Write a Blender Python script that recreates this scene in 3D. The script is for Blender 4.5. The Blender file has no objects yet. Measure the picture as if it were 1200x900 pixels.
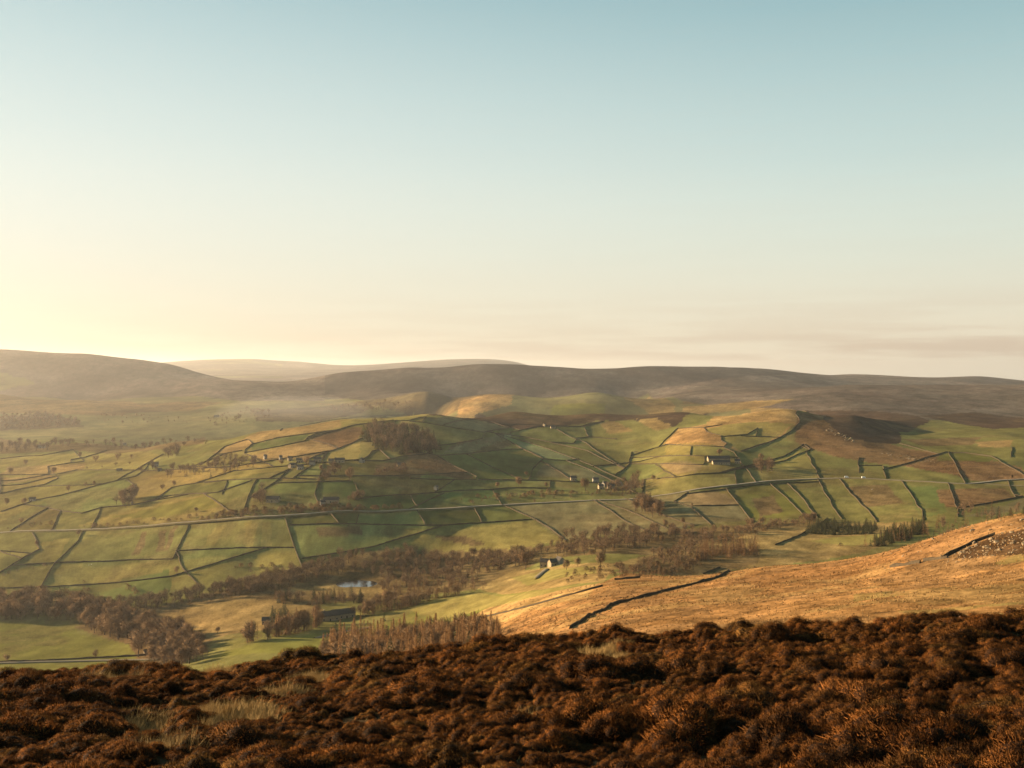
import bpy, math, random
import numpy as np
from mathutils import Vector, Matrix

random.seed(7); rng = np.random.default_rng(7)
sc = bpy.context.scene
col = sc.collection

# ------------------------------------------------------------------ camera
F = 1150.0; U0 = 600.0; V0 = 432.0          # focal length in photo pixels, eye level row
cam_d = bpy.data.cameras.new("camera"); cam = bpy.data.objects.new("camera", cam_d); col.objects.link(cam)
cam.location = (0, 0, 0); cam.rotation_euler = (math.radians(90), 0, 0)
cam_d.sensor_width = 36; cam_d.lens = F/1200*36; cam_d.shift_y = -18/1200
cam_d.clip_start = 0.1; cam_d.clip_end = 60000
sc.camera = cam

# ------------------------------------------------------------------ sun, sky, exposure
SUN_AZ, SUN_EL = -69.0, 11.6
az, el = math.radians(SUN_AZ), math.radians(SUN_EL)
sd = Vector((math.sin(az)*math.cos(el), math.cos(az)*math.cos(el), math.sin(el)))
sun_d = bpy.data.lights.new("sun", 'SUN'); sun_d.energy = 5.0; sun_d.angle = math.radians(0.55); sun_d.color = (1.0, 0.72, 0.43)
sun = bpy.data.objects.new("sun", sun_d); col.objects.link(sun); sun.rotation_euler = sd.to_track_quat('Z', 'Y').to_euler()

def N(nt, t, **kw):
    n = nt.nodes.new(t)
    for k, v in kw.items():
        if k in n.inputs.keys() if isinstance(k, str) else False: n.inputs[k].default_value = v
        else: setattr(n, k, v)
    return n
def L(nt, a, b): nt.links.new(a, b)

w = bpy.data.worlds.new("World"); sc.world = w; w.use_nodes = True
nt = w.node_tree; nt.nodes.clear()
sky = nt.nodes.new("ShaderNodeTexSky"); sky.sky_type = 'NISHITA'; sky.sun_disc = False
sky.sun_elevation = el; sky.sun_rotation = az
sky.altitude = 400; sky.air_density = 1.0; sky.dust_density = 2.0; sky.ozone_density = 2.0
def srgb(*c): return tuple((x/255/12.92 if x <= 10 else ((x/255+.055)/1.055)**2.4) for x in c)
EXPO = 1.85; EK = 2**EXPO; HAZE = 3.5e-5
def wm(op, a, b=None, c=None):
    k = nt.nodes.new("ShaderNodeMath"); k.operation = op
    for i, s in enumerate((a, b, c)):
        if s is None: continue
        if isinstance(s, (int, float)): k.inputs[i].default_value = s
        else: L(nt, s, k.inputs[i])
    return k.outputs[0]
def wramp(fac, stops):
    r = nt.nodes.new("ShaderNodeValToRGB"); e = r.color_ramp.elements; r.color_ramp.interpolation = 'B_SPLINE'
    while len(e) < len(stops): e.new(.5)
    for k, (p, c) in zip(e, stops): k.position = p; k.color = (*c, 1)
    L(nt, fac, r.inputs[0]); return r.outputs[0]
def wmix(fac, a, b):
    k = nt.nodes.new("ShaderNodeMix"); k.data_type = 'RGBA'
    if isinstance(fac, (int, float)): k.inputs[0].default_value = fac
    else: L(nt, fac, k.inputs[0])
    for i, s in ((6, a), (7, b)):
        if isinstance(s, tuple): k.inputs[i].default_value = (*s, 1)
        else: L(nt, s, k.inputs[i])
    return k.outputs[2]
tcw = nt.nodes.new("ShaderNodeTexCoord"); sep = nt.nodes.new("ShaderNodeSeparateXYZ"); L(nt, tcw.outputs['Generated'], sep.inputs[0])
ez = wm('MAXIMUM', sep.outputs['Z'], 0.0)
hor = wm('SQRT', wm('MAXIMUM', wm('SUBTRACT', 1.0, wm('MULTIPLY', ez, ez)), 1e-4))
dots = wm('DIVIDE', wm('ADD', wm('MULTIPLY', sep.outputs['X'], math.sin(az)), wm('MULTIPLY', sep.outputs['Y'], math.cos(az))), hor)
toward = nt.nodes.new("ShaderNodeMapRange"); toward.interpolation_type = 'SMOOTHSTEP'; toward.inputs[1].default_value = -.35; toward.inputs[2].default_value = 1.0
L(nt, dots, toward.inputs[0])
cool = wramp(ez, [(0, srgb(240,224,197)), (.05, srgb(236,225,200)), (.115, srgb(224,230,212)), (.2, srgb(204,224,217)), (.36, srgb(130,178,186)), (.60, srgb(82,130,146)), (1, srgb(70,104,122))])
warm = wramp(ez, [(0, srgb(240,224,192)), (.05, srgb(244,232,204)), (.13, srgb(242,240,221)), (.22, srgb(232,240,230)), (.36, srgb(178,208,210)), (.62, srgb(112,158,170)), (1, srgb(72,106,124))])
grad = wmix(toward.outputs[0], cool, warm)
# thin low cloud streaks
mp = nt.nodes.new("ShaderNodeCombineXYZ"); azm = wm('ARCTAN2', sep.outputs['X'], sep.outputs['Y'])
L(nt, wm('MULTIPLY', azm, 3.2), mp.inputs[0]); L(nt, wm('MULTIPLY', ez, 46.0), mp.inputs[1])
cn = nt.nodes.new("ShaderNodeTexNoise"); cn.inputs['Scale'].default_value = 1.6; cn.inputs['Detail'].default_value = 6; cn.inputs['Roughness'].default_value = .55; L(nt, mp.outputs[0], cn.inputs['Vector'])
cband = wramp(ez, [(0, (0,0,0)), (.004, (.5,.5,.5)), (.012, (.9,.9,.9)), (.024, (1,1,1)), (.040, (.25,.25,.25)), (.058, (.3,.3,.3)), (.08, (0,0,0)), (1, (0,0,0))])
cm = nt.nodes.new("ShaderNodeMapRange"); cm.inputs[1].default_value = .38; cm.inputs[2].default_value = .58; cm.interpolation_type = 'SMOOTHSTEP'; L(nt, cn.outputs['Fac'], cm.inputs[0])
cfac = wm('MULTIPLY', wm('MULTIPLY', cm.outputs[0], cband), wm('SUBTRACT', .95, wm('MULTIPLY', toward.outputs[0], .85)))
grad = wmix(cfac, grad, srgb(212,188,164))
sc_ = nt.nodes.new("ShaderNodeVectorMath"); sc_.operation = 'SCALE'; L(nt, grad, sc_.inputs[0]); SKY_K = 0.06; sc_.inputs['Scale'].default_value = 1/(EK*SKY_K)
tot = wmix(.93, sky.outputs[0], sc_.outputs[0])
bg = nt.nodes.new("ShaderNodeBackground"); bg.inputs['Strength'].default_value = SKY_K
out = nt.nodes.new("ShaderNodeOutputWorld")
L(nt, tot, bg.inputs[0]); L(nt, bg.outputs[0], out.inputs[0])
sc.view_settings.view_transform = 'Standard'; sc.view_settings.look = 'None'
sc.view_settings.exposure = EXPO; sc.view_settings.gamma = 1.0
sc.cycles.max_bounces = 5; sc.cycles.diffuse_bounces = 2; sc.cycles.transparent_max_bounces = 12; sc.cycles.volume_bounces = 0

# ------------------------------------------------------------------ noise helpers
def vnoise(x, y, seed=0):
    xi = np.floor(x).astype(np.int64); yi = np.floor(y).astype(np.int64)
    fx = x-xi; fy = y-yi
    fx = fx*fx*fx*(fx*(fx*6-15)+10); fy = fy*fy*fy*(fy*(fy*6-15)+10)
    def h(a, b):
        n = (a*374761393 + b*668265263 + seed*974634541) & 0xFFFFFFFF
        n = ((n ^ (n >> 13))*1274126177) & 0xFFFFFFFF
        n = n ^ (n >> 16)
        return (n & 0xFFFF)/32767.5-1.0
    return (h(xi, yi)*(1-fx)+h(xi+1, yi)*fx)*(1-fy)+(h(xi, yi+1)*(1-fx)+h(xi+1, yi+1)*fx)*fy
def fbm(x, y, lam, oct=4, seed=0, gain=.5):
    s = 0; a = 1; t = 0
    for i in range(oct):
        s = s+a*vnoise(x/lam+17.3*i, y/lam-9.1*i, seed+i); t += a; a *= gain; lam *= .5
    return s/t
def sstep(a, b, x):
    t = np.clip((x-a)/(b-a), 0, 1); return t*t*(3-2*t)

# ------------------------------------------------------------------ terrain: surveyed sight lines (row, distance) per bearing
PROF = {
-250: [(800,100),(795,250),(790,500),(770,680),(738,790),(712,880),(690,950),(660,1030),(622,1150),(590,1300),(560,1500),(530,1850),(512,2150),(505,2700),(488,3300),(462,3900),(470,4300),(430,5000),(398,5600),(420,6500),(440,9000),(430,16000),(439.0,20000),(444.0,24000)],
0: [(830,70),(822,120),(812,250),(795,550),(770,680),(738,790),(712,880),(690,940),(660,1010),(622,1180),(590,1360),(560,1590),(535,1900),(522,2100),(517,2500),(500,2900),(480,3400),(462,3900),(466,4300),(445,4700),(410,5600),(425,6800),(440,9000),(430,16000),(439.0,20000),(444.0,24000)],
100: [(830,70),(820,120),(810,250),(790,560),(772,680),(745,770),(715,870),(695,930),(665,1000),(620,1150),(588,1320),(558,1530),(534,1850),(522,2080),(516,2500),(500,2900),(482,3400),(468,3900),(470,4300),(450,4700),(416,5600),(428,6800),(441,9000),(430,16000),(439.0,20000),(444.0,24000)],
200: [(822,70),(815,120),(806,250),(785,600),(765,690),(735,790),(702,890),(680,940),(655,1000),(615,1120),(588,1240),(560,1400),(535,1650),(519,1900),(530,2250),(505,2800),(485,3400),(470,4000),(460,4500),(428,5600),(436,6800),(444,9000),(424,16000),(433.0,20000),(438.0,24000)],
300: [(815,70),(808,120),(798,250),(780,550),(758,640),(735,740),(705,840),(682,920),(660,980),(640,1010),(600,1110),(575,1205),(545,1370),(523,1580),(508,1800),(530,2200),(500,2900),(480,3500),(466,4200),(456,4600),(447,5100),(457,6000),(445,9000),(421,16500),(430.0,20000),(435.0,24000)],
400: [(808,70),(802,120),(793,250),(775,550),(750,660),(722,770),(690,880),(668,950),(645,995),(604,1085),(575,1185),(546,1330),(520,1550),(492,1890),(530,2400),(495,3100),(478,3700),(468,4300),(458,4700),(438,5300),(450,6500),(446,9000),(428,16500),(437.0,20000),(442.0,24000)],
500: [(800,70),(795,120),(785,250),(768,500),(748,620),(720,720),(690,840),(668,940),(650,1000),(625,1050),(592,1160),(570,1255),(546,1385),(515,1640),(486,2000),(520,2400),(490,3000),(475,3600),(465,4200),(455,4700),(431,5500),(445,6500),(448,9000),(425.5,18000),(434.5,20000),(439.5,24000)],
600: [(790,70),(783,120),(772,200),(752,330),(735,450),(712,580),(690,740),(672,850),(655,930),(635,1010),(600,1150),(580,1250),(555,1420),(525,1680),(503,1950),(484,2250),(515,2650),(478,3300),(463,3750),(474,4100),(455,4700),(428,5500),(445,6500),(448,9000),(425,18500),(434.0,20000),(439.0,24000)],
700: [(782,70),(776,120),(760,180),(738,270),(715,380),(690,500),(672,640),(660,760),(645,900),(630,1000),(597,1160),(578,1270),(555,1455),(530,1690),(505,1980),(485,2300),(510,2650),(475,3300),(460,3800),(468,4200),(452,4800),(432,5600),(445,6600),(452,9000),(449,16000),(458.0,20000),(463.0,24000)],
800: [(777,70),(770,110),(755,160),(735,230),(710,320),(690,430),(675,570),(676,690),(650,860),(636,950),(618,1030),(590,1150),(572,1250),(545,1390),(525,1550),(502,1840),(484,2300),(505,2700),(480,3200),(465,3700),(462,4200),(450,4800),(430,6100),(445,7200),(452,9000),(450,16000),(459.0,20000),(464.0,24000)],
900: [(770,80),(765,110),(752,150),(728,210),(705,290),(685,390),(664,520),(682,690),(645,860),(625,980),(605,1080),(574,1230),(560,1300),(542,1420),(520,1560),(500,1720),(481,1950),(502,2300),(484,2750),(470,3200),(457,3850),(452,4500),(434,7200),(446,8600),(454,10000),(452,16000),(461.0,20000),(466.0,24000)],
1000: [(765,75),(760,105),(745,140),(722,190),(700,260),(680,350),(655,480),(680,680),(640,870),(622,980),(598,1100),(566,1250),(550,1350),(530,1480),(510,1650),(486,1950),(494,2300),(478,2700),(462,3200),(451,3900),(457,4500),(439,7600),(448,8800),(454,10000),(452,16000),(461.0,20000),(466.0,24000)],
1100: [(762,75),(757,100),(742,130),(720,170),(695,230),(665,320),(629,420),(665,620),(650,800),(612,960),(590,1090),(567,1220),(548,1340),(530,1480),(512,1750),(500,2050),(490,2400),(478,2700),(462,3200),(451,3900),(457,4500),(443,7600),(450,8800),(456,10000),(454,16000),(463.0,20000),(468.0,24000)],
1200: [(760,70),(754,100),(740,125),(718,155),(690,205),(655,280),(604,370),(650,560),(645,750),(610,950),(590,1080),(566,1220),(548,1340),(528,1480),(512,1750),(500,2050),(490,2400),(478,2700),(460,3200),(451,3900),(457,4500),(447,7600),(452,8800),(456,10000),(454,16000),(463.0,20000),(468.0,24000)],
1450: [(755,70),(748,100),(735,125),(710,150),(675,200),(625,270),(560,360),(600,560),(620,750),(595,950),(575,1080),(560,1220),(545,1340),(528,1480),(512,1750),(500,2050),(490,2400),(478,2700),(455,3200),(448,3900),(455,4500),(450,5600),(452,6600),(456,10000),(454,16000),(463.0,20000),(468.0,24000)]}
EXTRA = [(560,428,5450),(450,434,5400),(950,441,7400),(850,431,6600),(720,431.5,5600),(640,430.5,5500),(480,431.5,5350),(1150,441.5,7600),(240,421.5,16500),(350,424,16500),(330,428.5,15500),(500,492,3550),(518,483,3550),(540,471,3550),(565,464,3600),(560,482,4150),(640,479,4200),(720,477,4250),(765,429,5600),   # far skyline
    (240,516,1900),(275,519,1900),(160,527,1950),                                        # wooded knoll
    (935,481,1930),(965,489,1900),(1050,505,1900),(1040,493,2050),                       # outcrop shoulder
    (560,463,3700),(530,475,3500),(1140,617,395),(1170,610,380),(745,562,1420),(750,540,1590),(755,520,1760)]
LK = 4.2
pu, pl, pt = [], [], []
for u, c in PROF.items():
    for v, Y in c: pu.append(u/100); pl.append(LK*math.log(Y)); pt.append((V0-v)/F)
for u, v, Y in EXTRA: pu.append(u/100); pl.append(LK*math.log(Y)); pt.append((V0-v)/F)
pu, pl, pt = map(np.array, (pu, pl, pt)); npt = len(pu)
def tpsk(r2): return np.where(r2 > 1e-12, r2*np.log(r2+1e-12), 0)
K = tpsk((pu[:,None]-pu)**2+(pl[:,None]-pl)**2)+np.eye(npt)*0.0008
P = np.stack([np.ones(npt), pu, pl], 1)
A = np.block([[K, P], [P.T, np.zeros((3,3))]])
sol = np.linalg.solve(A, np.concatenate([pt, np.zeros(3)]))
def tps(u, l):
    shp = u.shape; u = u.ravel(); l = l.ravel(); o = np.empty(len(u))
    for i in range(0, len(u), 20000):
        uu = u[i:i+20000]; ll = l[i:i+20000]
        o[i:i+20000] = tpsk((uu[:,None]-pu)**2+(ll[:,None]-pl)**2)@sol[:npt]+sol[npt]+sol[npt+1]*uu+sol[npt+2]*ll
    return o.reshape(shp)
# smooth part on a coarse lattice, then bilinear on the fine one
ucol = np.concatenate([np.linspace(-900,-330,40), np.linspace(-315,-12,90), np.linspace(-10,1210,830), np.linspace(1213,1500,90), np.linspace(1515,1900,30)])
NR = 760; lmin, lmax = math.log(62), math.log(24000); lrow = np.linspace(lmin, lmax, NR)
cu = np.linspace(-900,1900,225); cl = np.linspace(lmin, lmax, 264)
CU, CL = np.meshgrid(np.clip(cu,-250,1450)/100, cl*LK)
CT = tps(CU, CL)
def bil(gx, gy, G, x, y):
    i = np.clip(np.searchsorted(gx, x)-1, 0, len(gx)-2); j = np.clip(np.searchsorted(gy, y)-1, 0, len(gy)-2)
    fx = np.clip((x-gx[i])/(gx[i+1]-gx[i]), 0, 1); fy = np.clip((y-gy[j])/(gy[j+1]-gy[j]), 0, 1)
    return (G[j,i]*(1-fx)+G[j,i+1]*fx)*(1-fy)+(G[j+1,i]*(1-fx)+G[j+1,i+1]*fx)*fy
def cubic1(gx, x):       # catmull-rom weights on a uniform lattice
    h = gx[1]-gx[0]; t = np.clip((x-gx[0])/h, 0, len(gx)-1.001); i = t.astype(int); f = t-i
    w = [-.5*f+f*f-.5*f**3, 1-2.5*f*f+1.5*f**3, .5*f+2*f*f-1.5*f**3, -.5*f*f+.5*f**3]
    idx = [np.clip(i+k, 0, len(gx)-1) for k in (-1,0,1,2)]
    return idx, w
ix, wx = cubic1(cu, ucol); iy, wy = cubic1(cl, lrow)
tmp = sum(CT[:, ix[k]]*wx[k] for k in range(4)); T = sum(tmp[iy[k], :]*wy[k][:,None] for k in range(4))
UG, LG = np.meshgrid(ucol, lrow); YG = np.exp(LG); XG = (UG-U0)/F*YG
ZG = T*YG
mid = sstep(450, 900, YG); far = sstep(2600, 4500, YG); near = 1-sstep(300, 620, YG)
spur = sstep(560, 700, UG)*(1-sstep(380, 620, YG))
ZG += (1-.6*sstep(1500,2400,YG))*mid*(1-far)*(4.6*fbm(XG,YG,300,4,3)+1.0*fbm(XG,YG,70,3,5))
ZG += sstep(1300,1900,YG)*(1-far)*5*fbm(XG,YG,420,4,8)
ridge = 1-np.abs(fbm(XG,YG*.7,1100,4,11))
ZG += far*(1-.8*sstep(6000,8000,YG))*(20*(ridge-.75)+7*fbm(XG,YG,700,4,12))*np.clip(YG/7000,.5,1.0)
ZG += near*(.9*fbm(XG,YG,45,4,21)+.6*(1-np.abs(fbm(XG*.6+YG*.5,YG,16,3,23))*2)+.12*fbm(XG,YG,5,2,29))
# flat bed of the pond
def grid_z(x, y):
    x = np.asarray(x, float); y = np.asarray(y, float)
    return bil(ucol, lrow, ZG, U0+F*x/y, np.log(y))
def pick(u, v):          # first terrain point met on the sight line
    i = int(np.clip(np.searchsorted(ucol, u), 1, len(ucol)-1)); f = (u-ucol[i-1])/(ucol[i]-ucol[i-1])
    vr = VG[:, i-1]*(1-f)+VG[:, i]*f
    k = np.nonzero(vr <= v)[0]; k = k[0] if len(k) else int(vr.argmin())
    if k == 0: y = math.exp(lrow[0])
    else:
        a = min(1.0, max(0.0, (vr[k-1]-v)/max(1e-6, vr[k-1]-vr[k]))); y = math.exp(lrow[k-1]+a*(lrow[k]-lrow[k-1]))
    x = (u-U0)/F*y
    return x, y, float(grid_z(x, y))
VG = V0-F*ZG/YG
POND = (418, 684); px_, py_, pz_ = pick(*POND)
dp = np.hypot((XG-px_)/26, (YG-py_)/22); wp = 1-sstep(.8, 1.7, dp)
ZG = ZG*(1-wp)+(pz_-.5*(1-sstep(.5,.9,dp)))*wp
VG = V0-F*ZG/YG
def poly_xy(pts): return np.array([pick(u, v)[:2] for u, v in pts])
def inside(px, py, poly):
    r = np.zeros(px.shape, bool); n = len(poly)
    for i in range(n):
        x1, y1 = poly[i]; x2, y2 = poly[(i+1) % n]
        if y1 == y2: continue
        c = ((y1 > py) != (y2 > py)) & (px < (x2-x1)*(py-y1)/(y2-y1)+x1)
        r ^= c
    return r

def densify(pts, step):
    o = [np.array(pts[0], float)]
    for a, b in zip(pts[:-1], pts[1:]):
        a = np.array(a, float); b = np.array(b, float); n = max(1, int(np.linalg.norm(b-a)/step))
        o += [a+(b-a)*(i+1)/n for i in range(n)]
    return np.array(o)
def smooth_line(p, it=2):
    p = np.array(p, float)
    for _ in range(it):
        q = [p[0]]
        for a, b in zip(p[:-1], p[1:]): q += [a*.75+b*.25, a*.25+b*.75]
        p = np.array(q+[p[-1]])
    return p
def normals2(p):
    d = np.gradient(p, axis=0); d /= np.maximum(np.linalg.norm(d, axis=1), 1e-6)[:,None]
    return np.stack([-d[:,1], d[:,0]], 1)
ROAD = [(-60,626),(0,624),(60,622.5),(100,621),(160,618),(215,613.5),(245,611),(300,607.5),(350,604),(420,601),(480,598),(510,597),(540,595),(594,591.5),(680,587),(760,582.5),(800,577),(850,570),(900,564),(950,561),(1000,560.5),(1040,562.5),(1090,565),(1130,567.5),(1150,566),(1170,563),(1200,561.5),(1260,560)]
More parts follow.
